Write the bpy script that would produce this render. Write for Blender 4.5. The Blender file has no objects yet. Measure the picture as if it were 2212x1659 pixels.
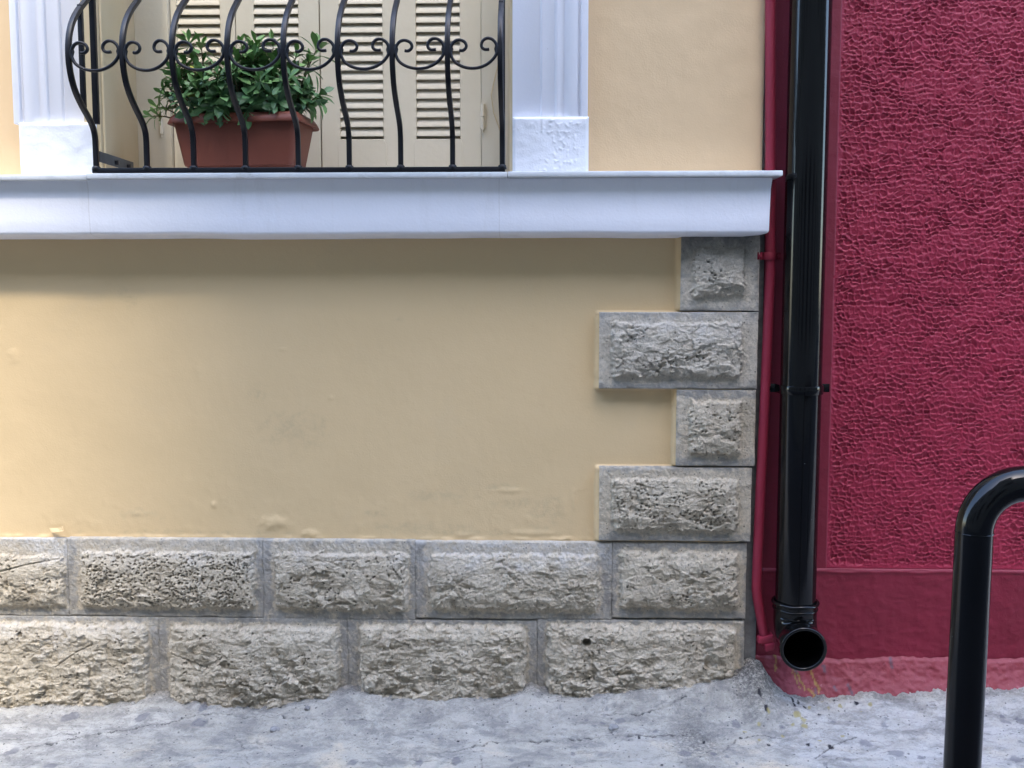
import bpy, math, random
import numpy as np
from mathutils import Vector, Matrix

R = math.radians
scene = bpy.context.scene
COL = scene.collection

# ------------------------------------------------------------------ camera
CAM = Vector((0.0, -3.58, 1.44))
PITCH, YAW, LENS = -5.0, 1.6, 35.0
cam_d = bpy.data.cameras.new('camera')
cam = bpy.data.objects.new('camera', cam_d)
COL.objects.link(cam)
cam.location = CAM
cam.rotation_euler = (R(90 + PITCH), 0, R(YAW))
cam_d.lens = LENS
cam_d.sensor_width = 36
cam_d.clip_start = 0.05
cam_d.clip_end = 500
scene.camera = cam

# ------------------------------------------------------------------ light
SUN_EL, SUN_AZ = 61.0, -8.0          # azimuth: 0 = straight in front of the facade, minus = from the left
world = bpy.data.worlds.new('World')
scene.world = world
world.use_nodes = True
wn = world.node_tree
sky = wn.nodes.new('ShaderNodeTexSky')
sky.sky_type = 'NISHITA'
sky.sun_disc = False
sky.sun_elevation = R(SUN_EL)
sky.sun_rotation = R(180 + SUN_AZ)
sky.air_density = 1.0
sky.dust_density = 1.0
wn.links.new(sky.outputs[0], wn.nodes['Background'].inputs[0])
wn.nodes['Background'].inputs[1].default_value = 0.15
sun_d = bpy.data.lights.new('sun', 'SUN')
sun = bpy.data.objects.new('sun', sun_d)
COL.objects.link(sun)
sun_d.energy = 0.5
sun_d.angle = R(5)
sun_d.color = (1.0, 0.92, 0.78)
sdir = Vector((math.sin(R(SUN_AZ)) * math.cos(R(SUN_EL)), -math.cos(R(SUN_AZ)) * math.cos(R(SUN_EL)), math.sin(R(SUN_EL))))
sun.rotation_euler = (-sdir).to_track_quat('-Z', 'Y').to_euler()
sun.location = (0, -4, 12)
vs = scene.view_settings
vs.view_transform = 'Standard'
vs.look = 'None'
vs.gamma = 1
vs.exposure = 3.3

# ------------------------------------------------------------------ measuring helpers
FPX = 2212 * LENS / 36
RM = cam.rotation_euler.to_matrix()


def ray(u, v):
    return RM @ Vector(((u - 1106) / FPX, -(v - 829.5) / FPX, -1))


def P(u, v, Y=0.0):
    d = ray(u, v)
    t = (Y - CAM.y) / d.y
    return CAM + d * t


GC, GS = -0.03, 0.017                 # the street climbs gently to the right


def G(u, v):
    d = ray(u, v)
    t = (GC + GS * CAM.x - CAM.z) / (d.z - GS * d.x)
    return CAM + d * t


# ------------------------------------------------------------------ noise (numpy)
def _h(ix, iy, seed):
    n = (ix.astype(np.int64) * 374761393 + iy.astype(np.int64) * 668265263 + seed * 974634777) & 0xFFFFFFFF
    n = ((n ^ (n >> 13)) * 1274126177) & 0xFFFFFFFF
    n = ((n ^ (n >> 16)) * 2246822519) & 0xFFFFFFFF
    n = n ^ (n >> 15)
    return (n & 0xFFFFFF) / float(0x1000000)


def pnoise(x, y, seed=0):
    ix, iy = np.floor(x), np.floor(y)
    fx, fy = x - ix, y - iy
    out = 0
    sx = fx * fx * fx * (fx * (fx * 6 - 15) + 10)
    sy = fy * fy * fy * (fy * (fy * 6 - 15) + 10)
    for dx in (0, 1):
        for dy in (0, 1):
            a = _h(ix + dx, iy + dy, seed) * 2 * math.pi
            g = np.cos(a) * (fx - dx) + np.sin(a) * (fy - dy)
            out = out + g * (sx if dx else 1 - sx) * (sy if dy else 1 - sy)
    return out * 1.4


def fbm(x, y, seed=0, octs=4, gain=0.5):
    s, a = 0, 1.0
    for o in range(octs):
        s = s + a * pnoise(x * 2 ** o + 17.3 * o, y * 2 ** o - 9.1 * o, seed + o)
        a *= gain
    return s


def facet(x, y, seed=0, slope=0.9):
    """nearest cell of a jittered lattice; every cell a tilted little plane: hewn stone"""
    ix, iy = np.floor(x), np.floor(y)
    best = np.full(x.shape, 9.0)
    second = np.full(x.shape, 9.0)
    hh = np.zeros(x.shape)
    for dx in (-1, 0, 1):
        for dy in (-1, 0, 1):
            jx, jy = ix + dx, iy + dy
            cx = jx + 0.1 + 0.8 * _h(jx, jy, seed)
            cy = jy + 0.1 + 0.8 * _h(jx, jy, seed + 1)
            d = (x - cx) ** 2 + (y - cy) ** 2
            ht = (_h(jx, jy, seed + 2) - 0.5) + slope * ((_h(jx, jy, seed + 3) - 0.5) * (x - cx) + (_h(jx, jy, seed + 4) - 0.35) * (y - cy))
            m = d < best
            second = np.where(m, best, np.minimum(second, d))
            hh = np.where(m, ht, hh)
            best = np.where(m, d, best)
    return hh, np.sqrt(best), np.sqrt(second)


def sstep(a, b, x):
    t = np.clip((x - a) / (b - a), 0, 1)
    return t * t * (3 - 2 * t)


def polydist(x, y, pts):
    d = np.full(x.shape, 99.0)
    for (ax, ay), (bx, by) in zip(pts[:-1], pts[1:]):
        vx, vy = bx - ax, by - ay
        t = np.clip(((x - ax) * vx + (y - ay) * vy) / (vx * vx + vy * vy + 1e-12), 0, 1)
        d = np.minimum(d, np.hypot(x - ax - t * vx, y - ay - t * vy))
    return d


# ------------------------------------------------------------------ objects
def thing(name, label, cat, loc=(0, 0, 0), group=None):
    o = bpy.data.objects.new(name, None)
    COL.objects.link(o)
    o.location = loc
    o.empty_display_size = 0.1
    o['label'] = label
    o['category'] = cat
    if group:
        o['group'] = group
    return o


def tag(o, label, cat, group=None):
    o['label'] = label
    o['category'] = cat
    if group:
        o['group'] = group
    return o


def put(name, me, mat=None, parent=None):
    o = bpy.data.objects.new(name, me)
    COL.objects.link(o)
    if mat:
        me.materials.append(mat)
    if parent:
        o.parent = parent
        # meshes are modelled in street coordinates; a part of a part already sits at the origin
        o.matrix_parent_inverse = Matrix.Translation(-parent.location) if parent.parent is None else Matrix()
    return o


class MB:
    def __init__(self):
        self.v, self.f = [], []

    def add(self, vs, fs):
        b = len(self.v)
        self.v += [tuple(p) for p in vs]
        self.f += [tuple(i + b for i in q) for q in fs]
        return self

    def box(self, x0, x1, y0, y1, z0, z1):
        vs = [(x, y, z) for x in (x0, x1) for y in (y0, y1) for z in (z0, z1)]
        return self.add(vs, [(0, 1, 3, 2), (4, 6, 7, 5), (0, 4, 5, 1), (2, 3, 7, 6), (0, 2, 6, 4), (1, 5, 7, 3)])

    def hexa(self, c):
        """eight corners: four of the front (ccw), four of the back"""
        return self.add(c, [(0, 1, 2, 3), (7, 6, 5, 4), (0, 4, 5, 1), (1, 5, 6, 2), (2, 6, 7, 3), (3, 7, 4, 0)])

    def sweep(self, path, sect, up=Vector((0, 1, 0)), caps=True, closed_sect=True, radii=None):
        """sect: 2-D outline (a along side, b along up-ish) carried along the path"""
        path = [Vector(p) for p in path]
        n, m = len(path), len(sect)
        vs = []
        nrm = up
        for i, p in enumerate(path):
            t = (path[min(i + 1, n - 1)] - path[max(i - 1, 0)]).normalized()
            nrm = (nrm - t * nrm.dot(t))
            if nrm.length < 1e-5:
                nrm = t.orthogonal()
            nrm.normalize()
            s = t.cross(nrm)
            k = radii[i] if radii else 1
            vs += [p + s * (a * k) + nrm * (b * k) for a, b in sect]
        fs = []
        mm = m if closed_sect else m - 1
        for i in range(n - 1):
            for j in range(mm):
                a, b = i * m + j, i * m + (j + 1) % m
                fs.append((a, b, b + m, a + m))
        if caps:
            fs.append(tuple(reversed(range(m))))
            fs.append(tuple((n - 1) * m + j for j in range(m)))
        return self.add(vs, fs)

    def tube(self, path, r, seg=12, up=Vector((0, 1, 0)), caps=True, radii=None):
        return self.sweep(path, [(r * math.cos(2 * math.pi * k / seg), r * math.sin(2 * math.pi * k / seg)) for k in range(seg)], up, caps, True, radii)

    def mesh(self, name, smooth=False):
        me = bpy.data.meshes.new(name)
        me.from_pydata(self.v, [], self.f)
        if smooth:
            me.polygons.foreach_set('use_smooth', [True] * len(me.polygons))
        me.update()
        return me

    def build(self, name, mat, parent=None, smooth=False, bevel=0.0, seg=2, sharp=40):
        import bmesh
        me = self.mesh(name)
        bm = bmesh.new()
        bm.from_mesh(me)
        bmesh.ops.recalc_face_normals(bm, faces=bm.faces)
        if bevel:
            es = [e for e in bm.edges if len(e.link_faces) == 2 and e.calc_face_angle(0) > R(30)]
            bmesh.ops.bevel(bm, geom=es, offset=bevel, segments=seg, affect='EDGES', profile=0.5, clamp_overlap=True)
        if smooth or bevel:
            for f in bm.faces:
                f.smooth = True
            for e in bm.edges:
                if len(e.link_faces) == 2 and e.calc_face_angle(0) > R(sharp):
                    e.smooth = False
        bm.to_mesh(me)
        bm.free()
        return put(name, me, mat, parent)


def grid(name, co, mat, parent=None, attrs=None, skirt=None, smooth=True, flip=False):
    """co: (ny, nx, 3) array of points; skirt: depth of a rim folded back to that Y"""
    ny, nx = co.shape[:2]
    verts = co.reshape(-1, 3)
    idx = np.arange(ny * nx).reshape(ny, nx)
    q = np.stack([idx[:-1, :-1], idx[:-1, 1:], idx[1:, 1:], idx[1:, :-1]], -1).reshape(-1, 4)
    if skirt is not None:
        ring = np.concatenate([idx[0, :], idx[1:, -1], idx[-1, -2::-1], idx[-2:0:-1, 0]])
        rv = verts[ring].copy()
        rv[:, 1] = skirt
        b = len(verts)
        k = len(ring)
        j = np.arange(k)
        jn = (j + 1) % k
        verts = np.concatenate([verts, rv])
        q = np.concatenate([q, np.stack([ring[jn], ring[j], b + j, b + jn], -1)])
    if flip:
        q = q[:, ::-1]
    me = bpy.data.meshes.new(name)
    me.vertices.add(len(verts))
    me.vertices.foreach_set('co', verts.astype(np.float32).ravel())
    me.loops.add(q.size)
    me.loops.foreach_set('vertex_index', q.astype(np.int32).ravel())
    me.polygons.add(len(q))
    me.polygons.foreach_set('loop_start', np.arange(0, q.size, 4, dtype=np.int32))
    me.polygons.foreach_set('loop_total', np.full(len(q), 4, dtype=np.int32))
    if smooth:
        me.polygons.foreach_set('use_smooth', np.ones(len(q), dtype=bool))
    me.update(calc_edges=True)
    for an, arr in (attrs or {}).items():
        at = me.attributes.new(an, 'FLOAT', 'POINT')
        full = np.zeros(len(verts), dtype=np.float32)
        full[:ny * nx] = arr.ravel()
        if skirt is not None:
            full[ny * nx:] = arr.ravel()[ring]
        at.data.foreach_set('value', full)
    return put(name, me, mat, parent)


# ------------------------------------------------------------------ materials
class NT:
    def __init__(self, name, rough=0.7, spec=0.4):
        self.m = bpy.data.materials.new(name)
        self.m.use_nodes = True
        self.t = self.m.node_tree
        self.b = self.t.nodes['Principled BSDF']
        self.b.inputs['Roughness'].default_value = rough
        self.b.inputs['Specular IOR Level'].default_value = spec
        g = self.t.nodes.new('ShaderNodeNewGeometry')
        self.pos = g.outputs['Position']

    def link(self, a, b):
        self.t.links.new(a, b)

    def _in(self, s, v):
        if isinstance(v, (int, float)):
            s.default_value = v
        elif isinstance(v, tuple):
            s.default_value = v if len(v) == 4 or s.type == 'VECTOR' else v + (1,)
        else:
            self.link(v, s)

    def map(self, sx, sy, sz):
        n = self.t.nodes.new('ShaderNodeMapping')
        self.link(self.pos, n.inputs[0])
        n.inputs['Scale'].default_value = (sx, sy, sz)
        return n.outputs[0]

    def noise(self, scale, detail=4, rough=0.55, dist=0.0, vec=None):
        n = self.t.nodes.new('ShaderNodeTexNoise')
        n.inputs['Scale'].default_value = scale
        n.inputs['Detail'].default_value = detail
        n.inputs['Roughness'].default_value = rough
        n.inputs['Distortion'].default_value = dist
        self.link(vec or self.pos, n.inputs['Vector'])
        return n.outputs['Fac']

    def voro(self, scale, feature='F1', vec=None):
        n = self.t.nodes.new('ShaderNodeTexVoronoi')
        n.feature = feature
        n.inputs['Scale'].default_value = scale
        self.link(vec or self.pos, n.inputs['Vector'])
        return n.outputs['Distance']

    def attr(self, name):
        n = self.t.nodes.new('ShaderNodeAttribute')
        n.attribute_name = name
        return n.outputs['Fac']

    def ramp(self, fac, stops):
        n = self.t.nodes.new('ShaderNodeValToRGB')
        self.link(fac, n.inputs[0])
        el = n.color_ramp.elements
        while len(el) > 1:
            el.remove(el[-1])
        for i, (p, c) in enumerate(stops):
            e = el[0] if i == 0 else el.new(p)
            e.position = p
            e.color = (c, c, c, 1) if isinstance(c, (int, float)) else tuple(c) + (1,)
        return n.outputs[0]

    def mix(self, fac, a, b, mode='MIX'):
        n = self.t.nodes.new('ShaderNodeMix')
        n.data_type = 'RGBA'
        n.blend_type = mode
        self._in(n.inputs[0], fac)
        self._in(n.inputs[6], a)
        self._in(n.inputs[7], b)
        return n.outputs[2]

    def math(self, op, a, b=0.0, c=None, clamp=False):
        n = self.t.nodes.new('ShaderNodeMath')
        n.operation = op
        n.use_clamp = clamp
        self._in(n.inputs[0], a)
        self._in(n.inputs[1], b)
        if c is not None:
            self._in(n.inputs[2], c)
        return n.outputs[0]

    def bump(self, h, strength=0.5, dist=0.003):
        n = self.t.nodes.new('ShaderNodeBump')
        n.inputs['Strength'].default_value = strength
        n.inputs['Distance'].default_value = dist
        self.link(h, n.inputs['Height'])
        self.link(n.outputs[0], self.b.inputs['Normal'])

    def done(self, col, rough=None):
        self._in(self.b.inputs['Base Color'], col)
        if rough is not None:
            self._in(self.b.inputs['Roughness'], rough)
        return self.m


def paint(name, c, c2, rough=0.6, spec=0.35, sc=1.2, grain=(180, 0.25, 0.0008), dots=None, dirt=None, scuff=None):
    """painted surface: slow tone drift, brushed grain, a few fly specks"""
    n = NT(name, rough, spec)
    col = n.ramp(n.noise(sc, 5, 0.6), [(0.3, c), (0.7, c2)])
    if dirt:
        col = n.mix(n.ramp(n.noise(dirt[0], 6, 0.65, 0.4), [(dirt[1], 0.0), (dirt[1] + 0.2, dirt[2])]), col, dirt[3])
    if dots:
        col = n.mix(n.ramp(n.voro(dots[0]), [(dots[1] * 0.6, dots[2]), (dots[1], 0.0)]), col, dots[3])
    if scuff:
        col = n.mix(n.math('MULTIPLY', n.attr('scuff'), n.ramp(n.noise(26, 7, 0.75, 0.5), [(0.42, 0.03), (0.62, 0.42)])), col, scuff)
    h = n.math('ADD', n.noise(grain[0], 3), n.math('MULTIPLY', n.noise(9, 4), 3.0))
    n.bump(h, grain[1], grain[2] * 3 or 0.002)
    return n.done(col)


M = {}
M['cream'] = paint('cream_wall_paint', (0.62, 0.455, 0.247), (0.655, 0.483, 0.271), 0.62, 0.3, 0.9, (160, 0.25, 0.0008), (5.5, 0.012, 0.75, (0.12, 0.08, 0.05)), (2.3, 0.58, 0.16, (0.50, 0.42, 0.30)))
M['cream_low'] = paint('cream_wall_paint_scuffed', (0.62, 0.455, 0.247), (0.655, 0.483, 0.271), 0.62, 0.3, 0.9, (160, 0.25, 0.0008), (5.5, 0.012, 0.75, (0.12, 0.08, 0.05)), (2.3, 0.58, 0.16, (0.50, 0.42, 0.30)), (0.42, 0.33, 0.20))
M['cream_upper'] = paint('cream_wall_paint_upper', (0.63, 0.453, 0.26), (0.665, 0.483, 0.285), 0.6, 0.3, 0.9, (160, 0.25, 0.0008), (7.5, 0.012, 0.7, (0.12, 0.08, 0.05)), (2.3, 0.6, 0.12, (0.50, 0.42, 0.30)))
M['cream_reveal'] = paint('cream_reveal_paint', (0.57, 0.45, 0.27), (0.61, 0.49, 0.31), 0.6, 0.3, 3.0, (120, 0.3, 0.001), None, (5, 0.56, 0.35, (0.55, 0.36, 0.16)))
M['white'] = paint('white_wall_paint', (0.79, 0.79, 0.83), (0.82, 0.82, 0.86), 0.5, 0.4, 1.5, (140, 0.25, 0.0008), (6.0, 0.010, 0.7, (0.2, 0.18, 0.17)), (3.5, 0.60, 0.18, (0.58, 0.57, 0.55)))
M['white_old'] = paint('white_blistered_paint', (0.71, 0.72, 0.75), (0.75, 0.76, 0.78), 0.5, 0.4, 4, (140, 0.3, 0.001), (14, 0.02, 0.7, (0.25, 0.22, 0.2)), (9, 0.60, 0.35, (0.5, 0.48, 0.46)))
M['shutter'] = paint('shutter_paint', (0.63, 0.55, 0.405), (0.67, 0.59, 0.445), 0.45, 0.4, 2.0, (60, 0.25, 0.001), (9, 0.014, 0.5, (0.25, 0.18, 0.1)), (4, 0.58, 0.2, (0.52, 0.44, 0.28)))
M['terracotta'] = paint('terracotta_plastic', (0.15, 0.041, 0.023), (0.175, 0.05, 0.028), 0.5, 0.35, 6, (220, 0.12, 0.0004))


def m_marble():
    n = NT('marble_slab_stone', 0.35, 0.45)
    col = n.ramp(n.noise(5, 6, 0.6, 1.5), [(0.3, (0.56, 0.57, 0.58)), (0.55, (0.66, 0.67, 0.67)), (0.75, (0.52, 0.51, 0.48))])
    col = n.mix(n.ramp(n.noise(12, 6, 0.7), [(0.55, 0.0), (0.75, 0.55)]), col, (0.36, 0.34, 0.29))
    n.bump(n.noise(120, 4), 0.3, 0.001)
    return n.done(col)


M['marble'] = m_marble()


def m_stone(name, a, b, c):
    n = NT(name, 0.9, 0.25)
    col = n.ramp(n.noise(7, 6, 0.62, 0.3), [(0.28, a), (0.52, b), (0.75, c)])
    col = n.mix(n.ramp(n.noise(48, 5, 0.75), [(0.34, 0.36), (0.50, 0.0)]), col, (0.28, 0.24, 0.185))
    col = n.mix(n.ramp(n.noise(150, 4, 0.75), [(0.36, 0.42), (0.50, 0.0)]), col, (0.26, 0.23, 0.19))
    col = n.mix(n.ramp(n.noise(120, 4, 0.75, 0.3), [(0.55, 0.0), (0.66, 0.45)]), col, (0.76, 0.70, 0.61))
    col = n.mix(n.ramp(n.voro(42), [(0.09, 0.75), (0.14, 0.0)]), col, (0.09, 0.08, 0.065))
    col = n.mix(n.ramp(n.noise(24, 5, 0.7, 0.5), [(0.62, 0.0), (0.74, 0.35)]), col, (0.58, 0.55, 0.50))
    mort = n.math('MULTIPLY', n.attr('mortar'), n.ramp(n.noise(38, 6, 0.72, 0.4), [(0.36, 0.25), (0.50, 1.0)]))
    mcol = n.ramp(n.noise(20, 5, 0.6), [(0.3, (0.29, 0.27, 0.24)), (0.7, (0.47, 0.44, 0.39))])
    col = n.mix(mort, col, mcol)
    lime = n.math('MULTIPLY', n.attr('lime'), n.ramp(n.noise(30, 6, 0.7), [(0.38, 0.0), (0.6, 1.0)]))
    col = n.mix(lime, col, (0.68, 0.66, 0.64))
    col = n.mix(n.attr('pit'), col, (0.055, 0.05, 0.04))
    top_dark = n.math('MULTIPLY', n.attr('top_dark'), n.ramp(n.noise(16, 6, 0.7, 0.3), [(0.3, 0.3), (0.6, 1.0)]))
    col = n.mix(top_dark, col, (0.16, 0.155, 0.145))
    n.bump(n.math('ADD', n.noise(300, 5, 0.8), n.math('MULTIPLY', n.noise(110, 5, 0.75), 2.0)), 0.95, 0.0055)
    return n.done(col)


M['stone'] = m_stone('rusticated_limestone', (0.54, 0.455, 0.335), (0.68, 0.585, 0.44), (0.74, 0.65, 0.515))
M['stone_grey'] = m_stone('grey_limestone', (0.56, 0.49, 0.385), (0.70, 0.625, 0.505), (0.76, 0.695, 0.58))


def m_mortar():
    n = NT('grey_mortar', 0.92, 0.2)
    col = n.ramp(n.noise(30, 6, 0.65), [(0.3, (0.12, 0.115, 0.11)), (0.7, (0.22, 0.215, 0.20))])
    n.bump(n.noise(200, 5, 0.7), 0.7, 0.003)
    return n.done(col)


M['mortar'] = m_mortar()


def m_red(name, a, b, speck=0.0):
    n = NT(name, 0.58, 0.4)
    col = n.ramp(n.noise(2.2, 6, 0.6, 0.3), [(0.3, a), (0.7, b)])
    if speck:
        col = n.mix(n.ramp(n.noise(90, 4, 0.7), [(0.62, 0.0), (0.74, speck)]), col, (0.45, 0.22, 0.25))
        col = n.mix(n.ramp(n.noise(14, 6, 0.7), [(0.58, 0.0), (0.7, 0.5)]), col, (0.20, 0.02, 0.04))
    col = n.mix(n.attr('yellow'), col, (0.30, 0.19, 0.045))
    col = n.mix(n.attr('black'), col, (0.07, 0.06, 0.08))
    n.bump(n.math('ADD', n.noise(260, 4, 0.7), n.math('MULTIPLY', n.noise(40, 5, 0.6), 2.5)), 0.45, 0.0022)
    return n.done(col)


M['red'] = m_red('maroon_wall_paint', (0.25, 0.0105, 0.034), (0.285, 0.0135, 0.041))
M['red_band'] = m_red('maroon_smooth_paint', (0.165, 0.0075, 0.022), (0.19, 0.0095, 0.027))
M['pink'] = m_red('faded_maroon_paint', (0.185, 0.024, 0.034), (0.23, 0.034, 0.045), 0.5)
M['red_pipe'] = m_red('maroon_gloss_paint', (0.23, 0.014, 0.034), (0.26, 0.017, 0.04))


def m_black(name, rough=0.07, c=(0.0022, 0.0022, 0.0024), var=0.08, spec=0.3):
    n = NT(name, rough, spec)
    col = n.ramp(n.noise(6, 5), [(0.3, c), (0.75, tuple(x * 1.7 for x in c))])
    col = n.mix(n.ramp(n.voro(16), [(0.012, 0.8), (0.02, 0.0)]), col, (0.25, 0.26, 0.28))
    n.bump(n.math('ADD', n.noise(14, 3), n.math('MULTIPLY', n.noise(220, 3), 0.10)), 0.10, 0.002)
    rg = n.ramp(n.noise(20, 5, 0.6), [(0.35, rough), (0.75, rough + var)])
    return n.done(col, rg)


M['black'] = m_black('black_gloss_paint')
M['iron'] = m_black('black_iron_paint', 0.30, (0.006, 0.006, 0.008), 0.2)
M['plate'] = m_black('grey_steel_plate', 0.55, (0.055, 0.055, 0.052), 0.15)
M['dark'] = m_black('dark_interior', 0.8, (0.006, 0.006, 0.006))


def m_leaf():
    n = NT('glossy_leaf', 0.42, 0.4)
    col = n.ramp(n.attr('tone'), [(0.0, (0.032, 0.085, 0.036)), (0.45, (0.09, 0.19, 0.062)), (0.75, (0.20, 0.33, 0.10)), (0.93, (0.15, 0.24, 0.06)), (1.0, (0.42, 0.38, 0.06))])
    rib = n.math('POWER', n.attr('rib'), 5.0)
    col = n.mix(n.math('MULTIPLY', rib, 0.5), col, (0.16, 0.26, 0.10))
    n.b.inputs['Subsurface Weight'].default_value = 0.0
    n.bump(n.noise(90, 3), 0.2, 0.001)
    return n.done(col)


M['leaf'] = m_leaf()
n_ = NT('shrub_bark', 0.85, 0.2)
M['bark'] = n_.done(n_.ramp(n_.noise(60, 4), [(0.3, (0.07, 0.055, 0.03)), (0.7, (0.15, 0.12, 0.06))]))
n_ = NT('potting_soil', 0.95, 0.1)
n_.bump(n_.noise(90, 5), 1.0, 0.01)
M['soil'] = n_.done(n_.ramp(n_.noise(70, 5), [(0.3, (0.02, 0.014, 0.01)), (0.7, (0.06, 0.045, 0.03))]))


def m_ground():
    n = NT('worn_pavement', 0.75, 0.3)
    cem = n.ramp(n.noise(6, 8, 0.70, 0.4), [(0.30, (0.28, 0.26, 0.225)), (0.48, (0.43, 0.40, 0.345)), (0.66, (0.55, 0.515, 0.445))])
    slab = n.ramp(n.noise(3.6, 8, 0.62, 0.9), [(0.34, (0.37, 0.345, 0.30)), (0.50, (0.48, 0.445, 0.38)), (0.66, (0.61, 0.52, 0.39))])
    col = n.mix(n.attr('slab'), cem, slab)
    white = n.math('MULTIPLY', n.attr('white'), n.ramp(n.noise(7, 7, 0.65, 0.6), [(0.32, 0.2), (0.55, 1.0)]))
    col = n.mix(white, col, (0.53, 0.51, 0.475))
    # dirt smears, fine grit and bright chips
    v = n.map(0.62, 1.0, 1.0)
    col = n.mix(n.ramp(n.noise(11, 9, 0.78, 0.3, v), [(0.46, 0.0), (0.60, 0.8)]), col, (0.22, 0.21, 0.195))
    col = n.mix(n.ramp(n.noise(34, 8, 0.8, 0.4, v), [(0.56, 0.0), (0.68, 0.65)]), col, (0.13, 0.125, 0.12))
    col = n.mix(n.ramp(n.noise(150, 5, 0.8), [(0.57, 0.0), (0.66, 0.7)]), col, (0.11, 0.105, 0.10))
    col = n.mix(n.ramp(n.noise(95, 5, 0.8, 0.2), [(0.60, 0.0), (0.70, 0.6)]), col, (0.60, 0.59, 0.57))
    col = n.mix(n.ramp(n.voro(36), [(0.10, 0.85), (0.15, 0.0)]), col, (0.10, 0.095, 0.095))
    col = n.mix(n.math('MULTIPLY', n.attr('dirt'), n.ramp(n.noise(75, 7, 0.8), [(0.42, 0.0), (0.54, 0.95)])), col, (0.085, 0.08, 0.075))
    col = n.mix(n.attr('spot'), col, (0.135, 0.135, 0.155))
    col = n.mix(n.attr('drop'), col, (0.022, 0.02, 0.026))
    col = n.mix(n.attr('yellow'), col, (0.36, 0.30, 0.10))
    col = n.mix(n.attr('crack'), col, (0.05, 0.047, 0.047))
    col = n.mix(n.attr('added_road'), col, (0.06, 0.06, 0.062))  # unseen dark road, added to cut light bounced off the street
    n.bump(n.math('ADD', n.noise(190, 6, 0.8), n.math('MULTIPLY', n.noise(38, 8, 0.75), 2.6)), 0.9, 0.006)
    return n.done(col)


M['ground'] = m_ground()

# ------------------------------------------------------------------ pavement
BASE = [(-1100, 1540), (-300, 1536), (0, 1530), (200, 1528), (340, 1517), (440, 1522), (560, 1530), (690, 1508), (750, 1497), (850, 1506), (950, 1511), (1080, 1508), (1150, 1497), (1250, 1506),
        (1450, 1490), (1540, 1476), (1600, 1464), (1630, 1450), (1652, 1458), (1668, 1482), (1700, 1505), (1740, 1515), (1900, 1508), (2040, 1506), (2212, 1500), (2500, 1494)]
YB = -0.085
bp = [P(u, v, YB) for u, v in BASE]
BX = np.array([p.x for p in bp])
BZ = np.array([p.z for p in bp])


def ground_z(X, Y, fine=True):
    base = GC + GS * X
    hz = np.interp(X, BX, BZ) - (GC + GS * np.clip(X, -3, 3))
    s = 1 - sstep(0.0, 0.20, YB - Y)
    s = s * (0.35 + 0.65 * s)
    z = base + hz * s * (np.abs(X) < 3.2)
    z = z + np.where(Y > YB, (Y - YB) * 0.25, 0) * (np.abs(X) < 3.2)
    if fine:
        rough = np.exp(-np.clip(-0.15 - Y, 0, None) / 0.25)
        z = z + fbm(X * 9, Y * 13, 5, 5, 0.55) * 0.006 * (0.35 + rough) + fbm(X * 40, Y * 55, 9, 4, 0.65) * 0.0036 * (0.4 + rough)
    return z


def pxline(pts):
    return [(G(u, v).x, G(u, v).y) for u, v in pts]


gx = np.concatenate([[-60, -20, -8, -4, -3, -2.6], np.arange(-2.3, 2.35, 0.0042), [2.6, 3, 4, 8, 20, 60]])
gy = np.concatenate([[-60, -25, -12, -8, -5.5, -4, -3, -2.2, -1.6, -1.2, -1.0], np.arange(-0.85, 0.06, 0.0046), [0.2]])
GX, GY = np.meshgrid(gx, gy)
GZ = ground_z(GX, GY)
inw = (np.abs(GX) < 2.4) & (GY > -0.9)
wob = fbm(GX * 30, GY * 30, 40, 3) * 0.006
cr = np.zeros_like(GX)
for pts, wd, dp in [([(60, 1612), (190, 1592), (260, 1578), (330, 1566), (420, 1548), (500, 1541), (570, 1548), (660, 1556), (800, 1560)], 0.0030, 1.0),
                    ([(0, 1600), (60, 1596), (110, 1590), (180, 1588)], 0.003, 0.8),
                    ([(470, 1570), (520, 1600), (540, 1659), (550, 1700)], 0.002, 0.6),
                    ([(900, 1630), (980, 1622), (1060, 1604), (1150, 1600), (1300, 1590), (1440, 1586), (1500, 1590)], 0.0028, 0.9),
                    ([(1037, 1628), (1042, 1700)], 0.0035, 0.9),
                    ([(1300, 1547), (1380, 1548), (1440, 1540), (1480, 1532)], 0.004, 1.0),
                    ([(1560, 1625), (1590, 1600), (1640, 1590), (1700, 1596)], 0.003, 0.8),
                    ([(1760, 1640), (1800, 1612), (1850, 1592)], 0.003, 1.0),
                    ([(760, 1640), (850, 1632), (960, 1640), (1000, 1650)], 0.003, 0.5),
                    ([(1880, 1600), (2000, 1596), (2120, 1590), (2212, 1588), (2400, 1580)], 0.0022, 0.5),
                    ([(0, 1652), (120, 1648), (260, 1650)], 0.002, 0.5)]:
    d = polydist(GX + wob, GY + wob * 0.7, pxline(pts))
    br = 0.45 + 0.55 * sstep(-0.25, 0.15, fbm(GX * 22, GY * 22, 61, 3))
    cr = np.maximum(cr, (1 - sstep(wd * 0.25, wd * 1.1, d)) * dp * br ** 1.5)
spot = np.zeros_like(GX)
drop = np.zeros_like(GX)
yel = np.zeros_like(GX)
wob2 = 0.55 + 0.45 * fbm(GX * 55, GY * 55, 77, 3)


def blob(arr, u, v, rx, ry, amt=1.0):
    c = G(u, v)
    k = 3.4 / FPX
    d = np.hypot((GX - c.x) / (rx * k), (GY - c.y) / (ry * k * 2.4)) + (wob2 - 0.55) * 0.55
    np.maximum(arr, (1 - sstep(0.75, 1.1, d)) * amt, out=arr)


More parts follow.
